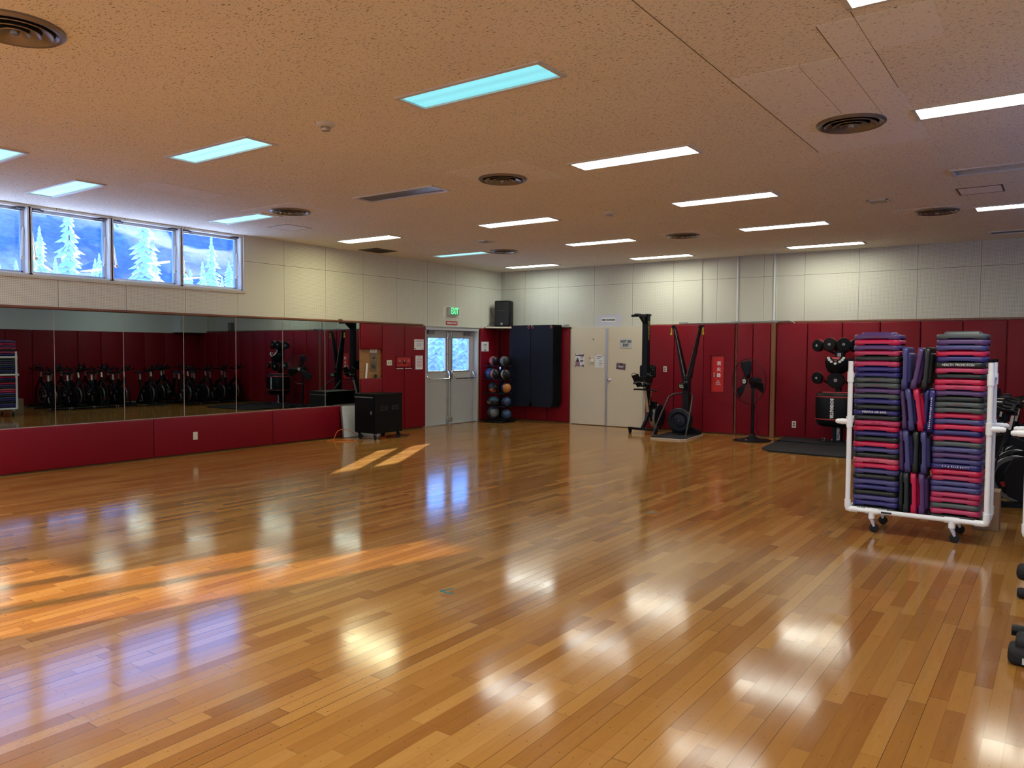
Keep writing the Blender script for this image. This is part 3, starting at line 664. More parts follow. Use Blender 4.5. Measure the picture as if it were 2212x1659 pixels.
# fire alarm panel recessed look
t = thing('fire_alarm_panel', 'red fire alarm panel between the two tall red pads', 'fire alarm', (XP-.02, 11.40, 1.375))
g = G(); g.box(.018, .022, -.235, .225, -.10, .10); obj('recess_back', g, P('deep_red', (.16, .006, .008), .5), t)
g = G()
for q in ((-.245, .235, -.11, -.095), (-.245, .235, .095, .11), (-.245, -.23, -.11, .11), (.20, .235, -.11, .11)): g.box(.018, .034, *q)
obj('surround', g, M_RED, t)
g = G(); g.box(.022, .030, -.225, .17, -.085, .09); obj('panel_plate', g, M_REDW, t, bev=.006)
for y_, r_, mm, nm in ((-.16, .045, P('indicator_red', (.25, .03, .03), .3), 'indicator_lens'), (-.02, .045, P('bell_dark', (.06, .01, .015), .2), 'push_button'), (.10, .05, M_REDW, 'bell_dome')):
    g = G(); g.lathe([(r_, 0), (r_*.95, .01), (r_*.6, .02), (.002, .024)], 20, T((.03, y_, 0)) @ R(PI/2, 'Y')); obj(nm, g, mm, t, smooth=1)
g = G(); g.box(.034, .036, -.24, -.05, -.135, -.125); g.box(.034, .036, 0, .2, -.135, -.125); obj('caption_strip', g, M_PAPER, t)
# niche fittings
t = thing('wall_timer_plate', 'brass and grey instrument plate in the wooden niche', 'control plate', (XL+.001, 10.60, 1.40))
g = G(); g.box(0, .006, -.085, .085, -.20, .165); obj('plate', g, P('brass_plate', (.25, .20, .13), .35, .7), t)
g = G(); g.lathe([(.055, 0), (.055, .012), (.035, .014), (.035, .03), (.001, .03)], 24, T((.006, .01, -.08)) @ R(PI/2, 'Y')); obj('dial', g, P('dial_grey', (.12, .12, .11), .4, .5), t, smooth=1)
g = G(); g.lathe([(.022, 0), (.02, .012), (.001, .014)], 16, T((.006, .01, .06)) @ R(PI/2, 'Y')); obj('button', g, M_INK, t)
g = G(); g.tube([(.01, .1*math.cos(a), .02+.1*math.sin(a)) for a in [k*.2-.3 for k in range(14)]], .003, 5); obj('loop_wire', g, M_ALU, t)
notice(on_left(XL+.004, 10.60, 1.60), .17, .075, 'small white label above the instrument plate in the niche', lines([.7, .45], M_INKR, .1, .9, .12)+lines([.2], M_INK, .2, .8, .08))
g = G(); g.cbox((0, 0, 0), (.03, .02, .29), R(-.10, 'X')); o = obj('white_tally_stick', g, P('stick_white', (.78, .79, .78), .5)); o.location = (XL+.04, 10.385, 1.216); tag(o, 'white flat stick leaning in the wooden niche', 'stick')
g = G(); g.box(-.02, .02, -.02, .02, 0, .07); o = obj('marker_holder', g, M_INK); o.location = (XL+.04, 10.63, 1.072); tag(o, 'tiny black holder standing on the niche ledge', 'holder')

# fire extinguisher box with its writing
t = thing('fire_extinguisher_box', 'red recessed fire extinguisher box with white characters', 'extinguisher box', (-5.55, YB-.03, 1.178))
g = G(); g.box(-.138, .138, .0, .012, -.365, .365); obj('box_back', g, M_REDW, t)
g = G(); g.box(-.105, .128, -.022, 0, -.35, .35); dr = obj('box_door', g, P('extinguisher_red', (.50, .012, .014), .35), t, bev=.004)
for k, ch in enumerate('消火器'): text('lettering', ch, .085, M_WHITEINK, on_back(.03, -.024, .205-.115*k), dr, bold=.001)
for k, ch in enumerate(('FIRE', 'EXTIN-', 'GUISHER')): text('lettering', ch, .026, M_WHITEINK, on_back(.02, -.024, -.135-.032*k), dr)
g = G(); g.rbox(-.075, -.05, -.035, -.022, -.06, .03, .004, 2); obj('latch', g, M_ALU, dr)

# conduits
def cond(pts, label, m, r=.012):
    g = G(); g.tube(pts, r, 8); return tag(obj('conduit', g, m, smooth=1), label, 'conduit', 'surface conduits')
WC = P('white_conduit', (.70, .74, .78), .35)
cond([(-5.187, YB-.016, 2.20), (-5.187, YB-.016, 3.45)], 'vertical white conduit, left of the two', WC, .014)
cond([(-4.485, YB-.016, 2.20), (-4.485, YB-.016, 3.45)], 'vertical white conduit, right of the two at the wall step', WC, .014)
cond([(-5.905, YB-.014, 2.22), (-5.91, YB-.014, 3.45)], 'thin cream conduit above the ski machine', P('cream_conduit', (.50, .49, .42), .4), .008)
cond([(-6.30, YB-.04, 2.182), (-4.40, YB-.04, 2.19), (-4.2, YB-.02, 2.20), (-4.12, YB-.0, 2.17), (-4.08, YB+.0, 2.12)], 'grey horizontal conduit running along the top of the pads', P('grey_conduit', (.27, .27, .27), .4, .3), .012)
for x, w in ((-6.27, .10), (-5.19, .09), (-4.49, .09)):
    g = G(); g.rbox(-w, w, -.03, 0, -.018, .018, .005, 2); o = obj('junction_box', g, P('grey_conduit', (.27, .27, .27), .4, .3)); o.location = (x, YB-.022, 2.19)
    tag(o, {-6.27: 'grey junction box at the left end of the grey conduit', -5.19: 'grey junction box under the left white conduit', -4.49: 'grey junction box under the right white conduit'}[x], 'junction box', 'junction boxes on the grey conduit')
g = G(); g.box(XL+.03, XL+.05, 9.70, 9.78, 2.155, 2.175); struct('trim_21', g, M_WOODT)
# tape marks on the floor
M_TAPE = P('teal_tape', (.0, .13, .16), .5)
for (x, y, a, l) in ((-3.36, 3.89, 0, 'small teal tape corner mark on the near floor'), (-3.36, 7.05, .2, 'small teal tape corner mark on the far floor')):
    g = G(); g.box(0, .11, -.009, .009, 0, .0012, 0, R(a+.05, 'Z')); g.box(0, .10, -.009, .009, 0, .0012, 0, R(a+1.25, 'Z')); o = obj('floor_tape', g, M_TAPE); o.location = (x, y, .0004); tag(o, l, 'tape mark')
# ---------------------------------------------------------------- step risers and their rack
RC = {'purple': (.085, .038, .15), 'slate': (.055, .052, .19), 'blue': (.022, .018, .15), 'pink': (.44, .030, .105), 'hot': (.50, .008, .065), 'light': (.52, .09, .15),
      'grey': (.060, .075, .080), 'black': (.009, .013, .013), 'teal': (.010, .018, .022)}
RN = {'purple': 'purple', 'slate': 'slate blue', 'blue': 'dark blue', 'pink': 'pink', 'hot': 'hot pink', 'light': 'pale pink', 'grey': 'grey', 'black': 'black', 'teal': 'black'}
RM = {k: P('riser_'+k, v, .33, bump=(250, .06), spec=.5) for k, v in RC.items()}
def riser_mesh():
    """square plastic riser: rounded rim with a notch under each side, raised top, hollow below"""
    a = .19
    def loop(ins, z, rc, notch=0.):
        h = a-ins; r = max(rc-ins*.3, .012); out = []
        for k in range(4):
            for u in (-h+r+.001, -.105, -.088, 0, .088, .105, h-r-.001):
                dz = notch if abs(u) < .09 else 0
                x, y = u, -h
                for _ in range(k): x, y = -y, x
                out.append(Vector((x, y, z+dz)))
            for q in (1, 2, 3):
                an = -PI/2+q*PI/8; x, y = h-r+r*math.cos(an), -h+r+r*math.sin(an)
                for _ in range(k): x, y = -y, x
                out.append(Vector((x, y, z)))
        return out
    g = G()
    g.rings([loop(.040, .004, .03, .008), loop(.016, .0, .03, .011), loop(.006, .0015, .035, .011), loop(.001, .008, .04, .005), loop(0, .022, .045), loop(.001, .037, .045), loop(.006, .0445, .045), loop(.018, .0475, .04), loop(.052, .048, .04), loop(.056, .056, .035), loop(.062, .067, .035), loop(.072, .071, .03)], cap=False)
    top = loop(.072, .071, .03); g.faces(top, [tuple(range(len(top)))])
    g.rings([loop(.040, .004, .03, .008), loop(.045, .026, .03)], cap=False); b = loop(.045, .026, .03); g.faces(b, [tuple(range(len(b)))[::-1]])
    bmesh.ops.remove_doubles(g.bm, verts=list(g.bm.verts), dist=1e-5)
    me = bpy.data.meshes.new('step_riser'); bmesh.ops.recalc_face_normals(g.bm, faces=list(g.bm.faces)); g.bm.to_mesh(me); g.bm.free()
    for p in me.polygons: p.use_smooth = True
    me.set_sharp_from_angle(angle=math.radians(50)); return me
RISER = {}
base_me = riser_mesh()
for k in RM: m_ = base_me.copy(); m_.materials.append(RM[k]); RISER[k] = m_
def riser(col, loc, rot, label, group):
    o = bpy.data.objects.new('step_riser', RISER[col]); COL.objects.link(o); o.location = loc; o.rotation_euler = rot
    return tag(o, label, 'step riser', group)
ORD = ['top', 'second', 'third', 'fourth', 'fifth', 'sixth', 'seventh', 'eighth', 'ninth', 'tenth', 'eleventh', 'twelfth', 'thirteenth', 'fourteenth', 'fifteenth', 'sixteenth', 'seventeenth', 'eighteenth', 'nineteenth', 'twentieth']
ORD += ['twenty-'+w for w in ('first', 'second', 'third', 'fourth', 'fifth', 'sixth', 'seventh', 'eighth', 'ninth')]+['thirtieth', 'thirty-first', 'thirty-second', 'bottom']
LS = 'purple hot purple pink black pink blue blue grey grey purple grey blue black blue black pink hot blue black hot slate black light hot slate black slate blue black slate blue black'.split()
RS = 'grey purple slate hot blue black pink black hot pink purple black grey grey hot slate hot blue pink grey slate purple slate blue hot pink slate slate pink pink grey pink black'.split()
PITCH, Z0 = .0485, .176
M_MARKR = P('red_marker', (.28, .01, .02), .6)
lt = {8: 'PRESS UP', 9: 'PULL UP', 16: 'PULL UP', 17: 'PRESS UP', 23: 'PULL UP', 0: 'PRESS UP'}; rt_ = {8: 'PRESS UP', 9: 'PRESS UP', 12: 'PULL UP'}
RY = 7.735
for side, cols, xt, xb in (('left', LS, -1.379, -1.366), ('right', RS, -.722, -.737)):
    for i, c in enumerate(cols):
        f = i/32; x = xt+(xb-xt)*f+.004*math.sin(i*2.1); z = Z0+(32-i)*PITCH; y = RY+.005*math.sin(i*1.7+2)
        if i < 6: x -= .004*(6-i)*.3 if side == 'left' else 0
        extra = ''
        if side == 'left' and i == 32 or side == 'right' and i == 5: extra = ' with white lettering'
        nm = ORD[i]
        lab = '%s step riser%s, %s of the %s stack' % (RN[c], extra, nm if nm in ('top', 'bottom') else nm+' from the top', side)
        o = riser(c, (x, y, z), (0, 0, .004*math.sin(i*3.3)), lab, 'step risers stacked on the left of the rack' if side == 'left' else 'step risers stacked on the right of the rack')
        my_ = -.1885
        if extra: text('lettering', 'HEALTH  PROMOTION', .030, M_WHITEINK, on_back(-.01, my_-.003, .025), o, sx=.78, depth=.0008)
        if side == 'left' and i == 14: text('lettering', 'MISAWA AIR BASE', .026, M_WHITEINK, on_back(-.01, my_-.003, .029), o, sx=.95, depth=.0008)
        if side == 'right' and i == 23:
            g = G(); rr = random.Random(5); xx = -.10
            while xx < .10: g.box(xx, xx+.006, my_-.0028, my_-.0015, .020+.006*rr.random(), .030+.004*rr.random()); xx += .012+.012*rr.random()
            obj('marker_strokes', g, M_WHITEINK, o)
        tx = (lt if side == 'left' else rt_).get(i)
        if tx: text('lettering', tx, .020, M_MARKR, on_back(.0, my_-.003, .027), o, sx=1.0, depth=.0006)
# the risers standing on edge between the two stacks; rows from the top
up = [(0, -1.152, 'slate', .5, 0, 'slate blue step riser standing on edge, top row, leftmost'), (0, -1.055, 'purple', 9.5, .0, 'purple step riser standing tilted, top row, middle'), (0, -.985, 'black', 3.5, 0, 'black step riser standing on edge, top row, right'),
      (1, -1.16, 'purple', -5, .05, 'purple step riser standing set back, second row, leftmost'), (1, -1.103, 'slate', -6, 0, 'slate blue step riser standing tilted, second row'), (1, -1.035, 'hot', -7.5, 0, 'hot pink step riser standing tilted, second row'),
      (1, -.985, 'blue', 2, .06, 'dark blue step riser standing set back, second row, right'), (1, -.935, 'blue', 3, -.005, 'dark blue step riser with white writing standing on edge, second row, rightmost'),
      (2, -1.172, 'purple', -2, .06, 'purple step riser standing set back, third row, leftmost'), (2, -1.118, 'slate', -4, 0, 'slate blue step riser standing on edge, third row, left'), (2, -1.048, 'black', 0, 0, 'black step riser standing on edge, third row, middle'), (2, -.985, 'slate', -1.5, 0, 'slate blue step riser standing on edge, third row, right'),
      (3, -1.165, 'black', 0, .06, 'black step riser standing set back, bottom row, leftmost'), (3, -1.115, 'teal', -1, 0, 'black step riser standing on edge, bottom row, left'), (3, -1.055, 'hot', -1.5, 0, 'hot pink step riser standing on edge, bottom row'), (3, -.992, 'purple', -1.5, 0, 'purple step riser standing on edge, bottom row, rightmost')]
zr = [1.475, 1.108, .738, .370]
for row, x, c, t_, dy, l in up:
    o = riser(c, (x-.022 if t_ < 20 else x, RY+dy, zr[row]), (0, math.radians(90+t_), 0), l, 'step risers standing on edge between the stacks')
    if 'writing' in l:
        g = G(); rr = random.Random(9); q = -.12
        while q < .15: g.box(q, q+.008, -.1925, -.1905, .014+.005*rr.random(), .024+.006*rr.random()); q += .013+.007*rr.random()
        obj('marker_strokes', g, M_WHITEINK, o)

def pvc_rack(origin, label):
    t = thing('pipe_rack', label, 'rack', origin, 0, 'white pipe racks on casters'); x0, x1, y0, y1 = 0., 1.085, 0., .42; r, rf = .0215, .0275; zb = .19
    g = G()
    for yy in (y0, y1): g.tube([(x0, yy, zb), (x1, yy, zb)], r, 12)
    for xx in (x0, x1): g.tube([(xx, y0, zb), (xx, y1, zb)], r, 12)
    for yy in (y0, y1):
        for xx in (x0, x1):
            s = 1 if xx == x0 else -1; g.tube([(xx, yy, zb+.085), (xx, yy, zb+.02), (xx+s*.006, yy, zb+.004), (xx+s*.02, yy, zb), (xx+s*.085, yy, zb)], rf, 12)
        for cx in (.205, .835): g.tube([(cx-.055, yy, zb), (cx+.055, yy, zb)], rf, 12)
    obj('base_frame', g, M_PVC, t, smooth=50)
    for xx in (x0, x1):
        for yy in (y0, y1):
            g = G(); g.tube([(xx, yy, zb+.05), (xx, yy, 1.535)], r, 12)
            for za, zb2 in ((.935, 1.035), (1.345, 1.44)): g.tube([(xx, yy, za), (xx, yy, zb2)], rf, 12)
            po = obj('post', g, M_PVC, t, smooth=50)
            g = G(); g.tube([(xx, yy, 1.535), (xx, yy, 1.562)], .0225, 12); obj('end_cap', g, M_BLACKM, po, smooth=50)
            s = -1 if xx == x0 else 1
            g = G(); g.tube([(xx, yy, .985), (xx+s*.075, yy, .985)], rf*.95, 12); g.tube([(xx+s*.06, yy, .985), (xx+s*.10, yy, .985), (xx+s*.118, yy, .985)], [r, r*1.1, r*.6], 12); obj('side_arm', g, M_PVC, po, smooth=50)
        g = G(); g.tube([(xx, y0, .985), (xx, y1, .985)], r, 12); g.tube([(xx, y0, 1.40), (xx, y1, 1.40)], r, 12); obj('side_rail', g, M_PVC, t, smooth=50)
    for yy in (y0, y1):
        for cx in (.205, .835):
            c = bpy.data.objects.new('caster', None); COL.objects.link(c); c.parent = t; c.location = (cx, yy+.08*0, 0)
            g = G(); g.tube([(0, 0, zb-.005), (0, 0, zb-.065)], rf, 12); obj('socket_stub', g, M_PVC, c, smooth=50)
            g = G()
            for s in (-1, 1): g.prism([(-.018, 0), (.018, 0), (.034, -.062), (.016, -.070)], s*.017-.0012, s*.017+.0012, T((0, 0, .124)) @ R(PI/2, 'X'))
            g.lathe([(.026, .120), (.026, .128)], 16); obj('fork', g, M_ALU, c)
            g = G(); g.lathe([(.030, -.013), (.0385, -.010), (.0385, .010), (.030, .013)], 20, T((.022, 0, .0385)) @ R(PI/2, 'X')); obj('wheel', g, M_RUBBER, c, smooth=50)
    g = G(); g.box(.025, x1-.025, -.012, y1+.005, zb-.020+.0005-.018+.02, zb-.020+.0065); bo = obj('base_board', g, P('cardboard_edge', (.30, .18, .10), .8), t)
    return t
def fix_board(t):
    pass
rk = pvc_rack((-1.58, 7.495, 0), 'white pipe rack on casters loaded with step risers')
g = G(); g.box(.285, .370, -.0235, -.021, .183, .199); obj('maker_label', g, M_INK, rk)
pvc_rack((-.215, 7.24, 0), 'second white pipe rack cut off by the right edge of the picture')
g = G(); g.box(-.18, .03, -.10, .12, 0, .36); o = obj('cardboard_box', g, P('cardboard', (.34, .22, .13), .85), bev=.003); o.location = (-.475, 8.30, 0); tag(o, 'brown cardboard box standing behind the step rack', 'box')

# ---------------------------------------------------------------- indoor cycling bikes
M_FLYR = P('flywheel_rim_grey', (.13, .14, .15), .3, .7); M_SILV = P('seat_post_silver', (.62, .60, .55), .3, .85); M_BRED = P('bike_red_accent', (.35, .015, .02), .4)
def make_bike():
    t = thing('exercise_bike', '', 'exercise bike', (0, 0, 0), 0, 'indoor cycling bikes')
    for nm, x, w in (('front_stabilizer', 0, .27), ('rear_stabilizer', .93, .25)):
        g = G(); g.tube([(x, -w, .045), (x, w, .045)], .026, 10); s_ = obj(nm, g, M_BLACK, t, smooth=50)
        for e in (-1, 1):
            g = G(); g.lathe([(.022, -.014), (.036, -.012), (.036, .012), (.022, .014)], 16, T((x-.02 if x == 0 else x, e*(w+.012), .040)) @ R(PI/2, 'X')); obj('transport_wheel' if x == 0 else 'rubber_foot', g, M_FLYR if x == 0 else M_RUBBER, s_, smooth=50)
    g = G()
    g.tube([(.04, 0, .065), (.5, 0, .09), (.93, 0, .065)], .03, 8, sq=(.05, .06))
    g.tube([(.93, 0, .07), (.72, 0, .34)], .03, sq=(.05, .05)); g.tube([(.62, 0, .22), (.70, 0, .50), (.745, 0, .74)], .03, 8, sq=(.05, .075)); g.tube([(.16, 0, .74), (.36, 0, .66), (.68, 0, .36)], .03, 8, sq=(.06, .085))
    obj('frame', g, M_BLACK, t, bev=.006)
    g = G()
    for e in (-1, 1): g.tube([(.0, e*.085, .06), (.03, e*.088, .34), (.07, e*.080, .58), (.11, e*.045, .69), (.15, 0, .74)], .014, 8, sq=(.016, .038))
    g.tube([(.13, 0, .68), (.16, 0, .84)], .033, 10); obj('fork', g, M_BLACK, t, bev=.003)
    MW = T((.235, 0, .345)) @ R(PI/2, 'X')
    g = G(); g.lathe([(.19, -.016), (.228, -.018), (.235, -.008), (.235, .008), (.228, .018), (.19, .016)], 36, MW, cap=False); g.lathe([(.19, .016), (.19, -.016)], 36, MW, cap=False); fw = obj('flywheel', g, M_FLYR, t, smooth=40)
    g = G(); g.lathe([(.191, -.006), (.06, -.012), (.03, -.030), (.03, .030), (.06, .012), (.191, .006)], 32, MW, cap=True); obj('disc', g, M_BLACK, fw, smooth=30)
    g = G()
    for k in range(3): g.prism([(-.012, .05), (.012, .05), (.03, .15), (-.03, .15)], -.0125, .0125, MW @ R(k*2.094, 'Z'))
    obj('red_spoke', g, M_BRED, fw)
    g = G()
    for s_, e in ((.070, .095),): g.prism([(.16, .17), (.33, .10), (.60, .22), (.66, .34), (.60, .44), (.36, .60), (.20, .56), (.12, .40)], s_, e, T((0, 0, 0)) @ Matrix(((1, 0, 0, 0), (0, 0, -1, 0), (0, 1, 0, 0), (0, 0, 0, 1))))
    bg = obj('belt_guard', g, M_BLACKM, t, bev=.01)
    g = G(); g.box(.30, .50, -.098, -.096, .455, .462); g.box(.34, .43, -.098, -.0965, .40, .43); obj('guard_stripe', g, M_ALU, bg)
    g = G(); g.tube([(.155, 0, .82), (.185, 0, .99)], .018, sq=(.026, .04)); obj('handlebar_post', g, M_SILV, t)
    g = G(); g.cbox((.175, 0, 1.005), (.10, .06, .04))
    for e in (-1, 1):
        g.tube([(.19, 0, 1.02), (.17, e*.12, 1.03), (.19, e*.21, 1.035), (.10, e*.235, 1.05), (.00, e*.225, 1.09)], .016, 8)
        g.tube([(.15, e*.055, 1.02), (.04, e*.06, 1.05), (-.02, e*.065, 1.10), (-.03, e*.068, 1.185)], .015, 8)
    g.tube([(.0, -.06, 1.075), (.0, .06, 1.075)], .013, 8)
    hb = obj('handlebar', g, M_BLACKM, t, smooth=50)
    g = G(); g.rbox(.02, .10, -.06, .06, 1.085, 1.125, .01, 2, 0); obj('console', g, P('console_black', (.02, .02, .03), .25), hb)
    g = G(); g.tube([(.735, 0, .70), (.765, 0, .90)], .018, sq=(.026, .042)); g.box(.70, .86, -.015, .015, .895, .915); obj('seat_post', g, M_SILV, t)
    g = G(); g.rings([[Vector((x, y*w, z+(.018 if abs(y) < .5 else 0)-(.028 if lo else 0))) for y, lo in ((-1, 0), (-.4, 0), (.4, 0), (1, 0), (1, 1), (-1, 1))] for x, w, z in ((.62, .018, .935), (.70, .03, .945), (.78, .055, .95), (.85, .085, .955), (.895, .085, .965), (.91, .06, .96))]); obj('saddle', g, M_BLACKM, t, smooth=60)
    g = G(); g.lathe([(.03, -.10), (.03, .10)], 14, T((.50, 0, .31)) @ R(PI/2, 'X'))
    g.tube([(.50, -.11, .31), (.42, -.115, .17)], .012, 8, sq=(.014, .028)); g.tube([(.50, .11, .31), (.58, .115, .45)], .012, 8, sq=(.014, .028)); ck = obj('crank', g, M_ALU, t)
    for x, y, z in ((.42, -.165, .17), (.58, .165, .45)): g = G(); g.rbox(x-.05, x+.05, y-.045, y+.045, z-.012, z+.012, .006, 2); g.tube([(x-.03, y-.04, z), (x-.04, y, z+.06), (x-.03, y+.04, z)], .004, 5); obj('pedal', g, M_BLACKM, ck)
    g = G(); g.tube([(.40, 0, .62), (.36, 0, .70)], .014, 10); g.sphere((.355, 0, .715), .022, 12, 8); obj('resistance_knob', g, M_BRED, t, smooth=50)
    return t
bikes = [(-.60, 9.32, .02, 'black exercise bike nearest the right edge, just behind the step rack'), (-.62, 9.93, -.02, 'black exercise bike second in the row seen in the mirror, grey flywheel'), (-.60, 10.54, .02, 'black exercise bike third in the mirrored row'), (-.62, 11.15, -.02, 'black exercise bike fourth in the mirrored row'),
         (-.92, 11.76, .0, 'black exercise bike standing forward of the row in the third mirror panel'), (-.38, 12.37, .0, 'black exercise bike in the middle of the third mirror panel'), (-1.45, 12.62, .02, 'black exercise bike at the left of the fourth mirror panel, red flywheel centre'),
         (-1.40, 13.22, -.0, 'black exercise bike in the middle of the fourth mirror panel'), (-1.30, 13.82, .0, 'black exercise bike at the right of the fourth mirror panel'), (-1.18, 14.41, .0, 'lone black exercise bike at the left of the fifth mirror panel')]
back = [(1.38, 9.60, PI), (1.38, 10.25, PI), (1.38, 10.9, PI), (1.38, 11.55, PI), (.98, 13.05, PI), (.98, 13.70, PI)]
bike0 = make_bike()
for i, (x, y, a, l) in enumerate(bikes):
    if i == 0: bike0.location = (x, y, 0); bike0.rotation_euler = (0, 0, a); bike0['label'] = l
    else: dup(bike0, (x, y, 0), a, l)
for x, y, a in back: dup(bike0, (x, y, 0), a, 'black exercise bike turned to the wall behind the row, seen in the mirror', 'reversed bikes in the back row')

# ---------------------------------------------------------------- boxing trainer on its mat
g = G(); g.prism([(-4.08, 12.88), (-3.86, 12.57), (-2.40, 12.50), (-2.16, 12.80), (-2.13, 14.72), (-4.22, 14.70)], 0, .028); o = obj('floor_mat', g, M_RUBBER, bev=.006); tag(o, 'large black rubber floor mat with clipped corners under the boxing trainer', 'mat')
g = G(); g.prism([(-4.14, 13.92), (-2.30, 13.98), (-2.30, 14.66), (-4.20, 14.64)], .0285, .05); o = obj('floor_mat', g, M_RUBBER, bev=.005); tag(o, 'smaller black mat layer lying at the back of the large mat', 'mat')
t = thing('boxing_trainer', 'black and red boxing trainer with round pads and a big body bag', 'boxing trainer', (-3.22, 14.36, .05))
M_PADB = P('black_pad_vinyl', (.004, .0045, .006), .45, bump=(30, .1), spec=.18); M_PADR = P('red_pad_trim', (.36, .02, .03), .45); M_DOT = P('pale_target', (.45, .46, .44), .5)
g = G(); g.prism([(-.33, -.02), (-.20, -.22), (.20, -.22), (.33, -.02), (.2, .16), (-.2, .16)], 0, .012); bp_ = obj('base_plate', g, M_BLACK, t, bev=.003)
for x, y in ((-.24, -.06), (-.18, -.16), (.18, -.16), (.24, -.06), (-.05, -.18)): g = G(); g.lathe([(.012, .012), (.012, .045), (.006, .06), (.001, .062)], 8, T((x, y, 0))); obj('bolt', g, M_CHROME, bp_)
g = G(); g.box(-.075, .075, -.06, .07, .012, .34); g.box(-.045, .045, -.04, .05, .3, 1.78); po = obj('post', g, M_BLACK, t, bev=.008)
text('lettering', 'BOXMASTER', .072, M_WHITEINK, Matrix(((0, 1, 0, .02), (0, 0, -1, -.062), (-1, 0, 0, .17), (0, 0, 0, 1))), po, bold=.002, sx=.72)
def sup(rx, ry, n=28, e=2.6):
    return [((abs(math.cos(q))**(2/e))*rx*(1 if math.cos(q) > 0 else -1), (abs(math.sin(q))**(2/e))*ry*(1 if math.sin(q) > 0 else -1)) for q in [2*PI*k/n for k in range(n)]]
def supl(g, prof, rx, ry, M=Matrix.Identity(4)):
    return g.rings([[M @ Vector((x*s, y*s, z)) for x, y in sup(rx, ry)] for s, z in prof])
MB_ = T((0, -.10, 0))
g = G(); supl(g, [(.62, .27), (.82, .285), (.95, .33), (1., .40), (1.01, .60), (1., .80), (.95, .845), (.80, .865)], .345, .235, MB_); bag = obj('body_bag', g, M_PADB, t, smooth=50)
for z in (.405, .795): g = G(); supl(g, [(1.012, z-.009), (1.022, z), (1.012, z+.009)], .345, .235, MB_); obj('red_piping', g, M_PADR, bag, smooth=50)
g = G(); supl(g, [(.72, .864), (.70, .882)], .345, .235, MB_); obj('red_top_panel', g, M_PADR, bag)
text('lettering', 'BOXMASTER', .075, M_WHITEINK, Matrix(((0, 1, 0, -.03), (0, 0, -1, -.343), (-1, 0, 0, .60), (0, 0, 0, 1))), bag, bold=.003, sx=.80)
def disc_pad(x, y, z, r, th, yaw, pitch, arm):
    M = T((x, y, z)) @ R(yaw, 'Z') @ R(PI/2+pitch, 'X')
    g = G(); g.lathe([(r*.86, -th*.5), (r*.98, -th*.3), (r, 0), (r, th*.3), (r*.93, th*.46), (r*.2, th*.5)], 28, M); p = obj('round_pad', g, M_PADB, t, smooth=40)
    g = G(); g.lathe([(r*1.0, -th*.28), (r*1.03, -th*.12), (r*1.0, th*.05)], 28, M, cap=False); obj('red_band', g, M_PADR, p, smooth=50)
    g = G(); g.lathe([(r*.20, th*.5), (r*.20, th*.52)], 16, M); g2 = obj('target_dot', g, M_DOT, p)
    g = G(); g.lathe([(r*.10, th*.52), (r*.10, th*.53)], 12, M); obj('target_centre', g, M_INKG, p)
    if arm: g = G(); g.tube([(x, y+.03, z), (x*.6, .0, z-.08), (0, .0, arm)], .022, 8); obj('pad_arm', g, M_BLACK, p, smooth=50)
zo = -.05
for a in ((-.325, -.10, 1.735+zo, .107, .11, -.45, 0, 1.52), (-.12, -.14, 1.755+zo, .115, .11, -.12, 0, 1.52), (.095, -.14, 1.755+zo, .115, .11, .25, 0, 1.52), (.25, -.06, 1.73+zo, .107, .11, .75, 0, 1.52),
          (-.315, -.12, 1.165+zo, .105, .12, -.35, 0, 1.08), (-.005, -.16, 1.135+zo, .145, .10, -.05, .05, None), (.315, -.12, 1.165+zo, .105, .12, .4, 0, 1.08)): disc_pad(*a)
g = G(); prof = [(.55, 1.255), (.80, 1.29), (.98, 1.40), (1.0, 1.475), (.93, 1.50)]
g.rings([[Vector((x*s, -.14+y*s, z+zo)) for x, y in ((-.19, .10), (-.205, 0), (-.15, -.08), (-.05, -.13), (.05, -.13), (.15, -.08), (.205, 0), (.19, .10))] for s, z in prof])
hp = obj('uppercut_pad', g, M_PADB, t, smooth=50, bev=.008)
Mf = T((0, -.235, 1.475+zo)) @ R(1.12, 'X')
g = G(); g.prism([(-.17, .05), (.17, .05), (.13, -.03), (.0, -.105), (-.13, -.03)], .0, .022, Mf); fp = obj('face_plate', g, M_PADB, hp, bev=.004)
g = G(); g.prism([(-.075, .048), (.075, .048), (.035, -.005), (.0, -.035), (-.035, -.005)], .022, .032, Mf); obj('red_chevron', g, M_PADR, fp)
for x, y in ((-.125, .035), (-.105, 0), (-.07, -.035), (0, -.07), (.07, -.035), (.105, 0), (.125, .035)): g = G(); g.lathe([(.025, .022), (.022, .029)], 14, Mf @ T((x, y, 0))); obj('target_dot', g, M_DOT, fp)
for x, z, a in ((-.10, 1.34, -.5), (0, 1.31, 0), (.11, 1.34, .5), (.175, 1.41, 1.1)): g = G(); g.lathe([(.022, -.002), (.022, .006)], 14, T((x, -.235+abs(x)*.45, z+zo)) @ R(a, 'Z') @ R(PI/2-.2, 'X')); obj('target_dot', g, M_DOT, hp)
g = G(); g.box(-.05, .09, -.10, .06, 1.50+zo, 1.64+zo); hb = obj('head_bracket', g, M_BLACK, t, bev=.01); g = G(); g.box(-.01, .05, -.103, -.10, 1.545+zo, 1.605+zo); obj('badge', g, M_DOT, hb)

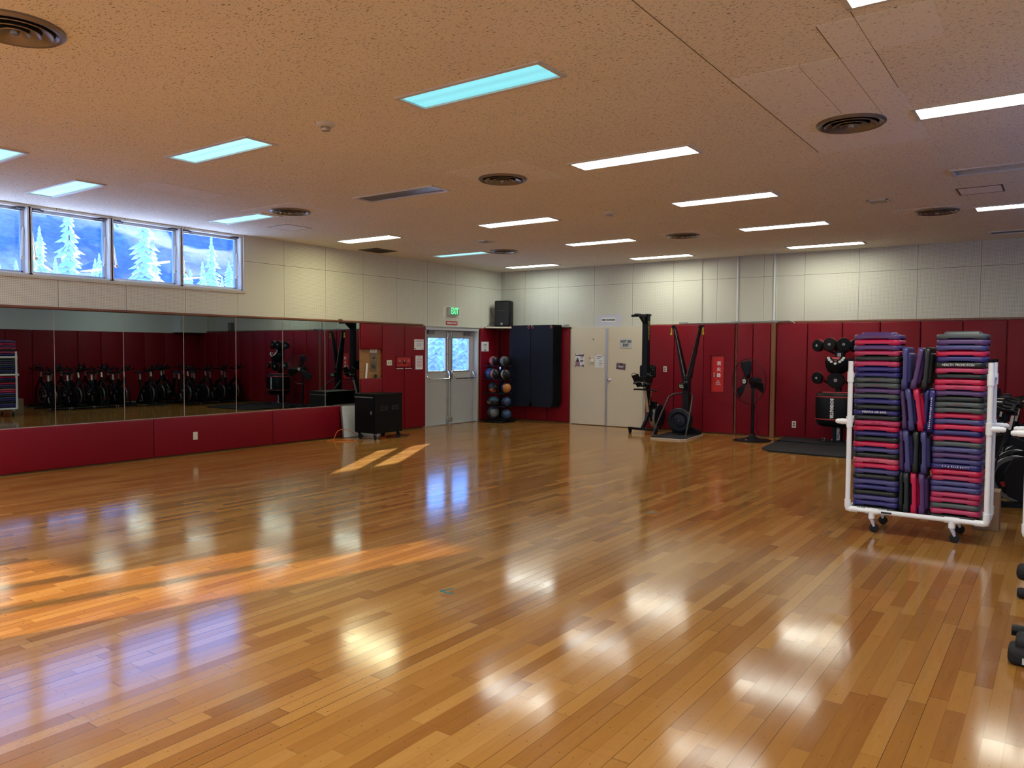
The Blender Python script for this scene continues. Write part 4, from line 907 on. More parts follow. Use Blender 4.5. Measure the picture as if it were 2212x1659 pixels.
# ---------------------------------------------------------------- pedestal fan
t = thing('pedestal_fan', 'large black pedestal fan facing left, by the brown post', 'fan', (-4.60, 13.98, 0), math.radians(-26))
g = G(); g.lathe([(.335, 0), (.335, .012), (.31, .022), (.20, .035), (.12, .05), (.055, .085), (.045, .12), (.03, .13)], 40); bs = obj('base', g, M_BLACK, t, smooth=30)
for a in (2.4, 3.9, 5.0): g = G(); g.box(-.03, .03, -.012, .012, .028, .034, 0, T((.22*math.cos(a), .22*math.sin(a), .0)) @ R(a, 'Z')); obj('base_bolt', g, M_IVORY, bs)
g = G(); g.tube([(0, 0, .10), (0, 0, .62)], .027, 12); g.tube([(0, 0, .58), (0, 0, .97)], .021, 12); g.tube([(0, 0, .57), (0, 0, .64)], .034, 12); obj('pole', g, M_BLACK, t, smooth=50)
CZ = 1.085; CYF = -.15
g = G(); g.lathe([(.03, -.13), (.065, -.12), (.075, -.02), (.07, .06), (.03, .075)], 20, T((0, .02, CZ)) @ R(PI/2, 'X')); g.cbox((0, .0, CZ-.09), (.06, .08, .08)); mo = obj('motor', g, M_BLACKM, t, smooth=40)
g = G(); g.lathe([(.045, -.002), (.045, .03)], 16, T((.0, .16, CZ)) @ R(PI/2, 'X')); obj('motor_label', g, M_SILV, mo, smooth=40)
g = G(); Mg = T((0, 0, CZ)) @ R(PI/2, 'X'); nsp = 96
for k in range(nsp):
    a = 2*PI*k/nsp
    g.tube([Mg @ Vector((r*math.cos(a+tw), r*math.sin(a+tw), z)) for r, z, tw in ((.06, .215, 0), (.20, .205, .03), (.34, .175, .06), (.405, .125, .08))], .0012, 3, cap=False)
    if k % 2 == 0: g.tube([Mg @ Vector((r*math.cos(a), r*math.sin(a), z)) for r, z in ((.06, -.01), (.25, .02), (.405, .115))], .0012, 3, cap=False)
for r, z, w in ((.408, .12, .0055), (.30, .188, .002), (.405, .105, .003), (.20, .0, .002)): g.tube([Mg @ Vector((r*math.cos(2*PI*k/48), r*math.sin(2*PI*k/48), z)) for k in range(48)], w, 5, loop=True)
cg = obj('cage', g, wire_mat(), t)
g = G(); g.lathe([(.062, .205), (.062, .222), (.05, .228), (.001, .229)], 24, Mg); hb = obj('hub_cap', g, M_BLACKM, cg, smooth=40)
g = G(); g.lathe([(.044, .2285), (.042, .231), (.001, .2312)], 24, Mg); bd = obj('hub_badge', g, M_DOT, hb); g = G(); g.box(-.03, .03, -.008, .008, .2312, .2325, 0, Mg); obj('badge_bar', g, M_INKG, bd)
bl = P('fan_blade_dark', (.004, .006, .010), .4, spec=.2)
for k in range(3):
    a0 = 2*PI*k/3+1.75; g = G(); rows = []
    for r, w0, w1, tz in ((.05, -.30, .35, .02), (.15, -.30, .42, .03), (.27, -.28, .40, .035), (.355, -.26, .34, .035), (.375, -.16, .24, .03)):
        rows.append([Mg @ Vector((r*math.cos(a0+u), r*math.sin(a0+u), .11+tz*(u-w0)/(w1-w0)*2-tz)) for u in [w0+(w1-w0)*q/5 for q in range(6)]])
    g.rings(rows, closed=False, cap=False); b_ = obj('blade', g, bl, t, smooth=60); s_ = b_.modifiers.new('thick', 'SOLIDIFY'); s_.thickness = .003
g = G(); g.tube([(.03, .03, .95), (.05, .04, .8), (.02, .05, .62), (.07, .05, .4), (.03, .06, .25), (.08, .10, .09), (.25, .18, .03), (.37, .30, .008), (.55, .50, .008)], .004, 6); g.tube([(-.02, .03, .97), (-.06, .02, .8), (-.05, .03, .65), (-.03, .02, .5), (-.02, .04, .15)], .0035, 6); obj('power_cord', g, M_BLACKM, t, smooth=60)

# ---------------------------------------------------------------- standing ski machine
t = thing('ski_machine', 'black standing ski machine with V-shaped arms and yellow-green grips', 'ski machine', (-5.94, 13.68, 0), .09)
g = G(); pl_ = [(-.335, -.50), (-.30, -.56), (.24, -.56), (.335, -.46), (.335, .58), (-.335, .58)]
g.prism(pl_, .0, .028); pf = obj('platform', g, P('platform_ply_edge', (.50, .42, .32), .5), t, bev=.003)
g = G(); g.prism([(x*.985, y*.99) for x, y in pl_], .028, .034); obj('platform_top', g, M_RUBBER, pf)
CX, CY = .055, .40
g = G(); g.prism([(-.26, .0), (.30, .0), (.30, .05), (.09, .14), (.09, .22), (-.05, .22), (-.05, .14), (-.26, .05)][::1], -.06, .06, T((CX-.02, CY+.05, .034)) @ Matrix(((1, 0, 0, 0), (0, 0, 1, 0), (0, 1, 0, 0), (0, 0, 0, 1)))); g.cbox((CX, CY, .60), (.125, .15, 1.12)); obj('column', g, M_BLACK, t, bev=.008)
for e in (-1, 1):
    g = G(); xt_ = CX+e*.245
    g.rings([[Vector((CX+e*.035-.045*1, CY-.07, 1.10)), Vector((CX+e*.035+.045, CY-.07, 1.10)), Vector((CX+e*.035+.045, CY+.08, 1.10)), Vector((CX+e*.035-.045, CY+.08, 1.10))],
             [Vector((xt_-.024, CY-.05, 2.07)), Vector((xt_+.024, CY-.05, 2.07)), Vector((xt_+.024, CY+.03, 2.07)), Vector((xt_-.024, CY+.03, 2.07))]])
    ar = obj('mast_arm', g, M_BLACK, t, bev=.004)
    if e > 0: text('lettering', 'skierg', .09, P('dull_gold_print', (.40, .25, .08), .5), Matrix(((.2, .0, .98, .255+.0), (0, 1, 0, CY-.0), (0, 0, 0, 1.6), (0, 0, 0, 1))) if False else T((CX+.162, CY-.0, 1.55)) @ Matrix(((.206, 0, .978, 0), (0, 1, 0, 0), (.978, 0, -.206, 0), (0, 0, 0, 1))), ar, sx=1.2)
    g = G(); g.tube([(CX+e*.02, CY-.085, 1.14), (xt_-e*.01, CY-.062, 2.06)], .005, 6); obj('cord', g, P('cord_red', (.30, .06, .05), .5) if e > 0 else P('cord_grey', (.30, .30, .28), .5), t)
    g = G(); g.prism([(-.045, -.02), (.03, -.035), (.05, .03), (-.01, .045)], -.028, .028, T((xt_+e*.01, CY-.02, 2.085)) @ Matrix(((e, 0, 0, 0), (0, 0, 1, 0), (0, 1, 0, 0), (0, 0, 0, 1)))); g.lathe([(.02, -.02), (.02, .02)], 14, T((xt_, CY-.06, 2.08)) @ R(PI/2, 'X')); obj('pulley_housing', g, M_BLACKM, ar, bev=.003)
    g = G(); hx = xt_+e*.062; g.tube([(hx, CY-.03, 2.075), (hx, CY-.03, 1.965)], .0145, 10); g.tube([(hx, CY-.03, 1.972), (hx, CY-.03, 1.952), (hx+e*.02, CY-.03, 1.945)], [.015, .024, .020], 10); gr = obj('hand_grip', g, M_YEL, t, smooth=60)
    g = G(); g.tube([(hx, CY-.03, 1.945), (hx+e*.03, CY-.03, 1.936), (hx, CY-.03, 1.975)], .004, 5); obj('grip_strap', g, M_BLACKM, gr)
    g = G(); g.tube([(e*.315-.01, -.44, .034), (e*.30, -.30, .22), (e*.255, .05, .60), (e*.235, .20, .745), (e*.17+.01, .31, .80), (CX+e*.06, .37, .815)], .0165, 10); obj('side_rail', g, P('grey_tube', (.022, .025, .028), .35, .4), t, smooth=60)
for x, z in ((-.03, 1.16), (0, 1.165), (.03, 1.16), (-.018, 1.11), (.018, 1.11)): g = G(); g.lathe([(.0055, 0), (.004, .004)], 8, T((CX+x, CY-.075, z)) @ R(PI/2, 'X')); obj('screw', g, M_CHROME, t)
g = G(); g.cbox((CX, CY-.077, 1.035), (.07, .006, .012)); obj('name_strip', g, P('grey_strip', (.2, .2, .2), .5), t)
g = G(); g.rbox(-.075, .075, -.02, .02, -.06, .06, .012, 2, 0, T((CX-.03, CY-.20, .955)) @ R(-.35, 'Z') @ R(.30, 'X')); g.tube([(CX-.02, CY-.18, .93), (CX, CY-.07, .89)], .014, 8); mo = obj('monitor', g, M_BLACKM, t)
g = G(); g.box(-.048, .048, -.0225, -.02, -.03, .042, 0, T((CX-.03, CY-.20, .955)) @ R(-.35, 'Z') @ R(.30, 'X')); obj('screen', g, P('lcd_screen', (.28, .34, .24), .25), mo)
FZ = .30; Mw = T((CX-.06, CY-.20, FZ)) @ R(PI/2, 'X')
g = G(); g.lathe([(.225, -.10), (.24, -.06), (.24, .03), (.225, .065), (.20, .078), (.165, .075), (.15, .055), (.135, .052), (.12, .072), (.03, .085), (.001, .085)], 44, Mw); fh = obj('flywheel_housing', g, P('fan_housing', (.005, .007, .013), .35, spec=.25), t, smooth=40)
g = G(); g.lathe([(.012, .085), (.01, .088)], 4, Mw @ R(.4, 'Z')); obj('hub_badge', g, M_YEL, fh)
g = G(); g.tube([Mw @ Vector((.232*math.cos(a), .232*math.sin(a), .066)) for a in [.3+k*.1 for k in range(22)]], .006, 6); obj('damper_ring', g, M_FLYR, fh)

# ---------------------------------------------------------------- rowing machine stored upright
RX, RYY = -6.70, 13.90
t = thing('rowing_machine', 'tall black rowing machine stored upright beside the cream door', 'rowing machine', (RX, RYY, 0), -.03)
g = G(); g.tube([(-.315, -.08, .095), (.30, -.08, .085)], .02, 8, sq=(.045, .045)); fc = obj('foot_crossbar', g, M_BLACK, t, bev=.006)
for x in (-.29, .27): g = G(); g.lathe([(.022, 0), (.030, .012), (.034, .05), (.042, .085), (.042, .115)], 12, T((x, -.08, 0))); obj('rubber_foot', g, M_BLACKM, fc, smooth=50)
g = G(); g.tube([(-.03, -.06, .10), (.0, .03, .25), (.0, .16, .42)], .02, sq=(.06, .05)); obj('front_leg', g, M_BLACK, t, bev=.006)
g = G(); g.tube([(0, .02, .98), (0, .20, .36)], .03, 8, sq=(.095, .10)); bm_ = obj('boom', g, M_BLACK, t, bev=.006)
g = G(); g.tube([(-.01, -.040, .94), (-.01, .135, .39)], .03, 8, sq=(.062, .008)); obj('steel_track', g, M_ALU, bm_)
g = G(); g.box(-.058, .058, -.065, .055, .93, 2.30); mr_ = obj('monorail', g, M_BLACK, t, bev=.006)
text('lettering', 'concept2', .085, P('yellow_print', (.42, .42, .05), .5), T((.0592, -.0, 2.02)) @ Matrix(((0, 0, 1, 0), (0, 1, 0, 0), (1, 0, 0, 0), (0, 0, 0, 1))), mr_, sx=1.2)
text('lettering', 'RowErg', .07, P('gold_print', (.35, .25, .08), .5), T((.049, .115, .70)) @ R(-.28, 'X') @ Matrix(((0, 0, 1, 0), (0, 1, 0, 0), (1, 0, 0, 0), (0, 0, 0, 1))), bm_, sx=1.3)
g = G(); g.tube([(0, .06, 2.30), (0, -.42, 2.315)], .03, 8, sq=(.09, .05)); g.cbox((0, .0, 2.325), (.15, .13, .04)); g.prism([(-.30, 2.30), (-.06, 2.30), (-.06, 2.16), (-.10, 2.15)], -.025, .025, Matrix(((0, 0, 1, 0), (1, 0, 0, 0), (0, 1, 0, 0), (0, 0, 0, 1)))); g.tube([(-.10, -.42, 2.30), (.06, -.42, 2.30)], .024, 8); obj('rear_leg', g, M_BLACK, t, bev=.006)
g = G(); g.rbox(-.17, .17, .055, .105, 1.10, 1.345, .035, 3); g.cbox((0, .04, 1.22), (.16, .05, .18)); st = obj('seat', g, M_BLACKM, t)
for x, z in ((.085, 1.30), (.115, 1.26), (.08, 1.20)): g = G(); g.sphere((x, .052, z), .011, 8, 6); obj('seat_bolt', g, M_CHROME, st)
for e in (-1, 1):
    g = G(); Mfp = T((e*.125, -.10, 1.045)) @ R(e*.32, 'Y') @ R(.25, 'X')
    g.rings([[Mfp @ Vector(v) for v in q] for q in (((-.05, -.03, -.13), (.05, -.03, -.13), (.045, .03, -.12), (-.045, .03, -.12)), ((-.065, -.045, .0), (.065, -.045, .0), (.06, .03, 0), (-.06, .03, 0)), ((-.065, -.05, .13), (.065, -.05, .13), (.06, .02, .12), (-.06, .02, .12)))]); ft = obj('footplate', g, M_BLACKM, t, bev=.006)
    g = G(); g.tube([Mfp @ Vector(v) for v in ((-.06, -.04, .12), (-.03, -.06, .165), (.03, -.06, .165), (.06, -.04, .12))], .007, 6); g.tube([Mfp @ Vector(v) for v in ((-.065, -.03, -.04), (-.05, -.13, -.01), (.05, -.13, -.01), (.065, -.03, -.04))], .008, 6, sq=(.004, .03)); obj('foot_strap', g, P('strap_grey', (.05, .05, .05), .6), ft)
g = G(); g.prism([(-.09, 1.12), (.09, 1.12), (.05, .92), (-.05, .92)], -.12, .0, Matrix(((1, 0, 0, 0), (0, 0, 1, 0), (0, 1, 0, 0), (0, 0, 0, 1)))); fb = obj('foot_bracket', g, M_BLACKM, t, bev=.008)
g = G(); g.box(-.035, .03, -.123, -.1205, 1.002, 1.010); g.box(-.012, .0, -.123, -.1205, .965, .99); obj('size_mark', g, M_WHITEINK, fb)
g = G(); g.tube([(-.255, .0, .86), (-.20, -.03, .867), (-.05, -.055, .867), (.05, -.055, .862), (.20, -.035, .858), (.255, -.01, .838)], .0165, 10); obj('handle', g, M_BLACKM, t, smooth=60)
g = G(); g.cbox((.02, .30, .56), (.14, .07, .12)); obj('monitor', g, M_BLACKM, t, bev=.015)
Mw = T((.02, .47, .315)) @ R(PI/2, 'Y')
g = G(); g.lathe([(.05, -.085), (.20, -.083), (.232, -.070), (.235, -.055)], 40, Mw, cap=True); g.lathe([(.235, .055), (.232, .070), (.20, .085), (.16, .080), (.02, .09)], 40, Mw, cap=True); g.lathe([(.18, -.06), (.18, .06)], 40, Mw, cap=False); fh = obj('flywheel_housing', g, P('fan_housing', (.005, .007, .013), .35, spec=.25), t, smooth=40)
g = G(); g.lathe([(.236, -.056), (.236, .056)], 40, Mw, cap=False); obj('metal_screen', g, P('perforated_steel', (.42, .44, .45), .35, .85), fh, smooth=60)
g = G(); g.tube([(0, .20, .40), (.0, .26, .24), (0, .44, .10), (0, .66, .04)], .02, 8, sq=(.05, .04)); obj('fan_cradle', g, M_BLACK, t, bev=.004)

# ---------------------------------------------------------------- medicine balls on their rack
t = thing('ball_rack', 'black vertical ball rack in the room corner', 'rack', (-10.42, 14.15, 0))
g = G(); g.prism([(-.36, -.02), (-.20, -.34), (.22, -.36), (.30, -.30), (.30, .16), (-.30, .20)], 0, .045); obj('base', g, M_BLACK, t, bev=.012)
g = G(); g.box(-.03, .03, -.03, .03, .04, 1.34)
obj('post', g, M_BLACK, t, bev=.004)
for x in (-.14, .17): g = G(); g.tube([(x, -.09, .045), (x, -.09, 1.30)], .011, 8); obj('upright_rod', g, M_BLACK, t, smooth=60)
for z in (.085, .365, .665, .975, 1.275):
    g = G()
    for y in (-.325, -.13): g.tube([(-.31, y+.03, z-.01), (-.29, y, z), (.34, y, z), (.36, y+.03, z-.01)], .008, 6)
    for y in (.0, .16): g.tube([(-.31, y, z+.0), (.30, y, z+.0)], .008, 6)
    g.box(-.30, .33, -.015, .015, z-.02, z-.005); obj('shelf_rails', g, M_BLACK, t, smooth=60)
for z in (1.225, 1.24): g = G(); g.box(-.02, .02, -.034, -.03, z-.03, z); obj('clip', g, M_CHROME, t)
def ball_mat(name, c1, c2, mode, ang=0., off=0.):
    """two-tone rubber ball; mode 0 = curved S split, 1 = cap on one side"""
    m, N, L = newmat(name); g = NG(N, L); b = N['Principled BSDF']; x, y, z = g.xyz()
    ca, sa = math.cos(ang), math.sin(ang)
    u = g.m('ADD', g.m('MULTIPLY', x, ca), g.m('MULTIPLY', z, sa)); v = g.m('SUBTRACT', g.m('MULTIPLY', z, ca), g.m('MULTIPLY', x, sa))
    if mode == 0: f = g.m('GREATER_THAN', g.m('ADD', u, g.m('MULTIPLY', g.m('SINE', g.m('MULTIPLY', v, 30.)), .04)), off)
    else: f = g.m('GREATER_THAN', u, off)
    L.new(g.mix(f, c1, c2), b.inputs['Base Color']); b.inputs['Roughness'].default_value = .42
    bp = N.new('ShaderNodeBump'); bp.inputs['Strength'].default_value = .15; bp.inputs['Distance'].default_value = .002; L.new(g.noise(g.vec(x, y, z), 120., 2), bp.inputs['Height']); L.new(bp.outputs['Normal'], b.inputs['Normal'])
    return m
BK = (.012, .013, .016); balls = [
 (-10.500, 13.98, 1.385, .108, (.34, .06, .06), BK, 1, 0, .035, 1, 'red and black medicine ball on the top tier, left front'), (-10.205, 14.0, 1.385, .112, (.12, .14, .14), BK, 1, 0, .03, 0, 'grey and black medicine ball on the top tier, right'),
 (-10.665, 14.21, 1.383, .108, (.03, .12, .28), BK, 1, 0, .07, 0, 'blue medicine ball on the top tier, far left behind the red one'), (-10.40, 14.27, 1.383, .108, BK, (.02, .02, .025), 0, 0, 0, 0, 'all black medicine ball on the top tier behind the others'),
 (-10.675, 14.10, 1.095, .128, (.02, .08, .20), (.02, .08, .20), 1, 0, 0, 0, 'large dark blue medicine ball on the second tier, left'), (-10.42, 13.93, 1.095, .112, (.52, .12, .06), BK, 1, 0, .0, 1, 'orange and black gripped medicine ball on the second tier, middle'),
 (-10.165, 13.98, 1.09, .112, (.42, .32, .13), BK, 1, 0, -.01, 1, 'yellow and black gripped medicine ball on the second tier, right'),
 (-10.485, 13.95, .785, .115, BK, (.44, .10, .04), 0, -1.9, .035, 1, 'black medicine ball with an orange flash on the third tier, left front'), (-10.675, 14.17, .79, .105, BK, (.03, .03, .04), 0, 0, 0, 1, 'black gripped medicine ball on the third tier, far left behind'), (-10.150, 13.98, .785, .112, (.015, .025, .05), (.48, .17, .03), 0, -.6, -.01, 0, 'orange and black medicine ball on the third tier, right'),
 (-10.455, 13.95, .475, .112, (.03, .10, .12), BK, 0, -1.5, .0, 0, 'teal and black medicine ball on the fourth tier, middle'), (-10.690, 14.14, .475, .105, (.34, .25, .10), BK, 1, 1.3, -.02, 0, 'tan and black medicine ball on the fourth tier, far left'), (-10.150, 13.98, .475, .112, BK, (.02, .05, .12), 1, 0, .03, 0, 'dark blue and black medicine ball on the fourth tier, right'),
 (-10.490, 13.95, .223, .135, (.020, .028, .045), (.16, .17, .17), 0, -.5, .03, 0, 'large grey and dark medicine ball on the bottom tier, left'), (-10.140, 13.98, .20, .110, (.02, .035, .05), (.02, .07, .16), 1, -.8, .0, 0, 'small blue medicine ball on the bottom tier, right')]
for x, y, z, r, c1, c2, md, an, of, grip, l in balls:
    g = G(); g.sphere((0, 0, 0), r, 28, 18); o = obj('medicine_ball', g, ball_mat('ball_rubber_%d' % len(MATS) if False else 'ball_rubber', c1, c2, md, an, of), smooth=60); o.location = (x, y, z); tag(o, l, 'medicine ball', 'medicine balls on the corner rack')
    if grip:
        g = G(); g.tube([Vector((r*.62+.0*k, 0, 0))+Vector((.018*math.sin(2*PI*k/14) if False else 0, -r*.80+.04*0, 0))*1.0+Vector((.035*math.cos(2*PI*k/14), -.0, .055*math.sin(2*PI*k/14))) for k in range(14)], .008, 6, loop=True); obj('hand_grip', g, M_BLACKM, o, smooth=60)

# ---------------------------------------------------------------- hanging exercise mats
M_MAT = P('dark_foam_mat', (.006, .009, .019), .7, bump=(14, .10), spec=.25); M_MATB = P('black_foam_mat', (.003, .003, .005), .8, spec=.2); M_RING = P('red_ring', (.55, .10, .09), .45)
def hang_mat(x0, x1, y, front, label, bulge):
    t = thing('exercise_mat', label, 'mat', ((x0+x1)/2, y, 2.19), 0, 'black exercise mats hanging on wall hooks'); w = (x1-x0)/2; g = G(); n = 14; hgt = 1.83
    rows = []
    for k in range(n+1):
        s = k/n; z = -hgt*s; ww = w-(.055*(1-math.sqrt(max(0, 1-((s-.965)/.035)**2))) if s > .965 else 0)
        dy = -bulge*math.sin(s*PI*.8)*(.35+.65*s); rows.append([(u*ww, dy+.012*math.cos(u*2.2+k*.3)*s-.010, z) for u in (-1, -.6, -.2, .2, .6, 1)]+[(u*ww, dy+.012*math.cos(u*2.2+k*.3)*s, z) for u in (1, .6, .2, -.2, -.6, -1)])
    g.rings(rows); obj('mat_body', g, M_MAT if front else M_MATB, t, smooth=50)
    if front:
        for u in (-.84, .84):
            g = G(); g.tube([(u*w+.024*math.cos(2*PI*k/14), -.030, -.045+.028*math.sin(2*PI*k/14)) for k in range(14)], .0045, 6, loop=True); obj('eyelet_ring', g, M_RING, t, smooth=60)
    return t
for side, (a, b) in (('left', (-10.385, -9.80)), ('right', (-9.79, -9.20))):
    for k in range(9):
        y = 14.44+k*.0225; hang_mat(a+k*.004, b+k*.012 if side == 'right' else b, y, k == 0, ('dark foam exercise mat hanging in front, %s of the two' % side) if k == 0 else 'black exercise mat behind the front one in the %s hanging pile' % side, .012)
g = G(); g.box(-10.42, -9.02, 14.625, YB-.03, 2.14, 2.17)
for x in (-10.34, -9.83, -9.75, -9.24): g.tube([(x, 14.68, 2.155), (x, 14.40, 2.16), (x, 14.385, 2.19)], .006, 6)
g.cbox((-9.02, 14.67, 2.17), (.12, .05, .06)); o = obj('mat_hook_rail', g, M_ALU); tag(o, 'metal hook rail carrying the hanging mats', 'hook rail')

# ---------------------------------------------------------------- loudspeaker on its shelf
g = G(); g.prism([(XL+.008, 14.10), (XL+.10, 14.03), (-10.36, 14.28), (-10.33, 14.40), (-10.35, YB-.005), (XL+.008, YB-.005)], 2.125, 2.158); o = obj('corner_shelf', g, P('shelf_cream', (.60, .55, .44), .45), bev=.004); tag(o, 'small cream corner shelf under the loudspeaker', 'shelf')
t = thing('loudspeaker', 'black loudspeaker standing on the corner shelf', 'loudspeaker', (-10.555, 14.45, 2.158), .27)
g = G(); g.rbox(-.185, .185, -.16, .12, .0, .60, .03, 3); sb = obj('cabinet', g, M_BLACKM, t, smooth=50)
g = G(); g.rbox(-.165, .165, -.172, -.155, .03, .575, .012, 2); gr = obj('grille', g, P('speaker_grille', (.008, .009, .013), .55, bump=(400, .4)), t)
g = G(); g.box(-.11, .11, -.1735, -.172, .375, .379); obj('grille_bar', g, M_INKG, gr)
g = G(); g.lathe([(.026, 0), (.026, .003), (.02, .004)], 20, T((0, -.172, .07)) @ R(PI/2, 'X')); bd = obj('round_badge', g, M_DOT, gr)
for a in (0, 1.047, 2.094): g = G(); g.box(-.002, .002, -.018, .018, .004, .0055, 0, T((0, -.172, .07)) @ R(PI/2, 'X') @ R(a, 'Z')); obj('badge_fork', g, M_INK, bd)
g = G(); g.tube([(-10.70, 14.50, 2.22), (-10.80, 14.30, 2.26), (-10.84, 14.22, 2.20), (-10.845, 14.12, 2.13)], .005, 6); g.tube([(-10.72, 14.55, 2.45), (-10.83, 14.40, 2.40), (-10.855, 14.30, 2.58), (-10.85, 14.38, 2.62)], .0035, 6); o = obj('speaker_cable', g, M_BLACKM, smooth=60); tag(o, 'thin black cable looping behind the loudspeaker', 'cable')
t = thing('wall_loudspeaker', 'small grey wall loudspeaker high on the far wall, seen only in the mirror', 'loudspeaker', (-.32, YB+.04, 2.32))
g = G(); g.rbox(-.07, .07, -.14, 0, -.13, .13, .02, 2); obj('cabinet', g, P('grey_speaker', (.10, .11, .11), .5), t); g = G(); g.box(-.055, .055, -.146, -.139, -.11, .11); obj('grille', g, M_INKG, t)

# ---------------------------------------------------------------- black cabinet, whiteboard, cords
t = thing('rolling_cabinet', 'black steel cabinet on casters below the mirror end', 'cabinet', (-10.22, 10.10, 0)); M_CAB = P('cabinet_black', (.004, .004, .005), .5, bump=(120, .08), spec=.15)
g = G(); g.rbox(-.255, .26, -.345, .35, .118, .815, .006, 2); cb = obj('cabinet_body', g, M_CAB, t)
g = G(); g.box(-.265, .265, -.352, .357, .815, .828); obj('top_panel', g, M_CAB, t, bev=.004)
g = G(); g.rbox(-.24, .225, -.365, -.345, .135, .765, .005, 2); dr = obj('door', g, P('cabinet_door', (.004, .004, .0055), .45, spec=.15), t)
g = G(); g.box(-.24, .225, -.376, -.363, .758, .772); obj('door_lip', g, M_INKG, dr); g = G(); g.rbox(.175, .195, -.376, -.363, .46, .52, .003, 2); obj('latch', g, M_ALU, dr)
for yy in (-.12, .16):
    g = G(); g.box(.259, .264, yy-.085, yy+.085, .525, .61); v = obj('louvre', g, M_INK, t)
    for k in range(3): g = G(); g.cbox((0, 0, 0), (.004, .13, .016), T((.268, yy, .54+k*.027)) @ R(.6, 'Y')); obj('louvre_slat', g, M_CAB, v)
for x, y, a in ((-.20, -.29, .4), (.20, -.29, -.5), (.20, .29, 1.4), (-.20, .29, 0)):
    c = bpy.data.objects.new('caster', None); COL.objects.link(c); c.parent = t; c.location = (x, y, 0); c.rotation_euler = (0, 0, a)
    g = G(); g.lathe([(.03, .105), (.03, .118)], 14); g.prism([(-.02, .105), (.02, .105), (.035, .04), (.01, .035)], -.022, -.018, Matrix(((1, 0, 0, 0), (0, 0, 1, 0), (0, 1, 0, 0), (0, 0, 0, 1)))); g.prism([(-.02, .105), (.02, .105), (.035, .04), (.01, .035)], .018, .022, Matrix(((1, 0, 0, 0), (0, 0, 1, 0), (0, 1, 0, 0), (0, 0, 0, 1)))); obj('fork', g, M_BLACK, c)
    g = G(); g.lathe([(.035, -.015), (.045, -.012), (.045, .012), (.035, .015)], 20, T((.022, 0, .045)) @ R(PI/2, 'X')); obj('wheel', g, M_RUBBER, c, smooth=40)
t = thing('whiteboard', 'white board leaning behind the black cabinet', 'whiteboard', (-10.69, 10.12, 0)); Ml = R(-.10, 'Y')
g = G(); g.box(-.008, .008, -.455, .455, .005, .60, 0, Ml); obj('board', g, P('whiteboard_face', (.56, .62, .68), .25), t)
g = G()
for q in ((-.46, -.445, .0, .605), (.445, .46, .0, .605), (-.46, .46, .0, .012), (-.46, .46, .593, .605)): g.box(-.010, .012, *q, 0, Ml)
obj('board_frame', g, M_ALU, t)
pts = [(-10.62, 9.22), (-10.56, 9.40), (-10.46, 9.53), (-10.32, 9.56), (-10.20, 9.52), (-10.13, 9.42), (-10.20, 9.28), (-10.34, 9.20), (-10.50, 9.17), (-10.60, 9.20), (-10.60, 9.32), (-10.50, 9.44), (-10.36, 9.48), (-10.22, 9.42), (-10.18, 9.32), (-10.28, 9.24), (-10.44, 9.22), (-10.55, 9.28)]
P3 = [(x, y, .006+.004*(i//9)) for i, (x, y) in enumerate(pts)]+[(-10.59, 9.37, .03), (-10.61, 9.41, .10), (-10.60, 9.45, .155), (-10.58, 9.52, .185), (-10.56, 9.62, .178), (-10.53, 9.72, .13), (-10.50, 9.80, .06), (-10.45, 9.86, .012), (-10.38, 9.95, .008), (-10.20, 10.0, .008), (-10.08, 10.12, .008), (-10.18, 10.26, .010), (-10.30, 10.15, .014), (-10.15, 9.98, .016), (-9.98, 10.05, .012)]
cu = bpy.data.curves.new('c', 'CURVE'); cu.dimensions = '3D'; sp = cu.splines.new('NURBS'); sp.points.add(len(P3)-1)
for i, q in enumerate(P3): sp.points[i].co = (*q, 1)
sp.use_endpoint_u = True; sp.order_u = 4; cu.bevel_depth = .0055; cu.bevel_resolution = 2; cu.resolution_u = 4
o_ = bpy.data.objects.new('c', cu); COL.objects.link(o_); bpy.context.view_layer.update()
me = bpy.data.meshes.new_from_object(o_.evaluated_get(bpy.context.evaluated_depsgraph_get())); bpy.data.objects.remove(o_)
me.materials.clear(); me.materials.append(P('orange_cord', (.62, .17, .02), .5)); o = bpy.data.objects.new('extension_cord', me); COL.objects.link(o)
for p in me.polygons: p.use_smooth = True
tag(o, 'orange extension cord coiled on the floor in front of the whiteboard', 'cord')
g = G()
for k in range(4): g.tube([(-10.05+.03*k+.07*math.cos(a)*1.2, 10.30+.05*k+.16*math.sin(a), .010+.035*abs(math.sin(a*1.5+k))) for a in [q*.45 for q in range(13)]], .005, 5)
o = obj('cable_bundle', g, M_BLACKM, smooth=60); tag(o, 'tangled black cables lying under the black cabinet', 'cable')

# ---------------------------------------------------------------- low equipment at the right edge
t = thing('exercise_bench', 'black low equipment feet cut off by the right edge of the picture', 'bench', (0, 0, 0)); M_CAPL = P('grey_label', (.45, .47, .48), .5)
g = G(); g.rbox(-.20, .02, 4.70, 4.86, .0, .095, .03, 3); g.rbox(-.17, .02, 4.73, 4.90, .06, .135, .02, 3); fa = obj('rubber_foot', g, M_RUBBER, t, smooth=50)
g = G(); g.box(-.135, -.02, 4.696, 4.700, .018, .050); obj('foot_label', g, M_CAPL, fa)
g = G(); g.box(-.02, .60, 4.74, 4.84, .03, .09); g.box(.50, .60, 4.75, 6.1, .04, .10); g.box(-.02, .6, 6.0, 6.1, .02, .08); obj('base_frame', g, M_BLACK, t, bev=.006)
g = G(); g.tube([(-.195, 4.98, .105), (.55, 4.98, .105)], .030, 16); obj('cross_tube', g, M_BLACK, t, smooth=50)
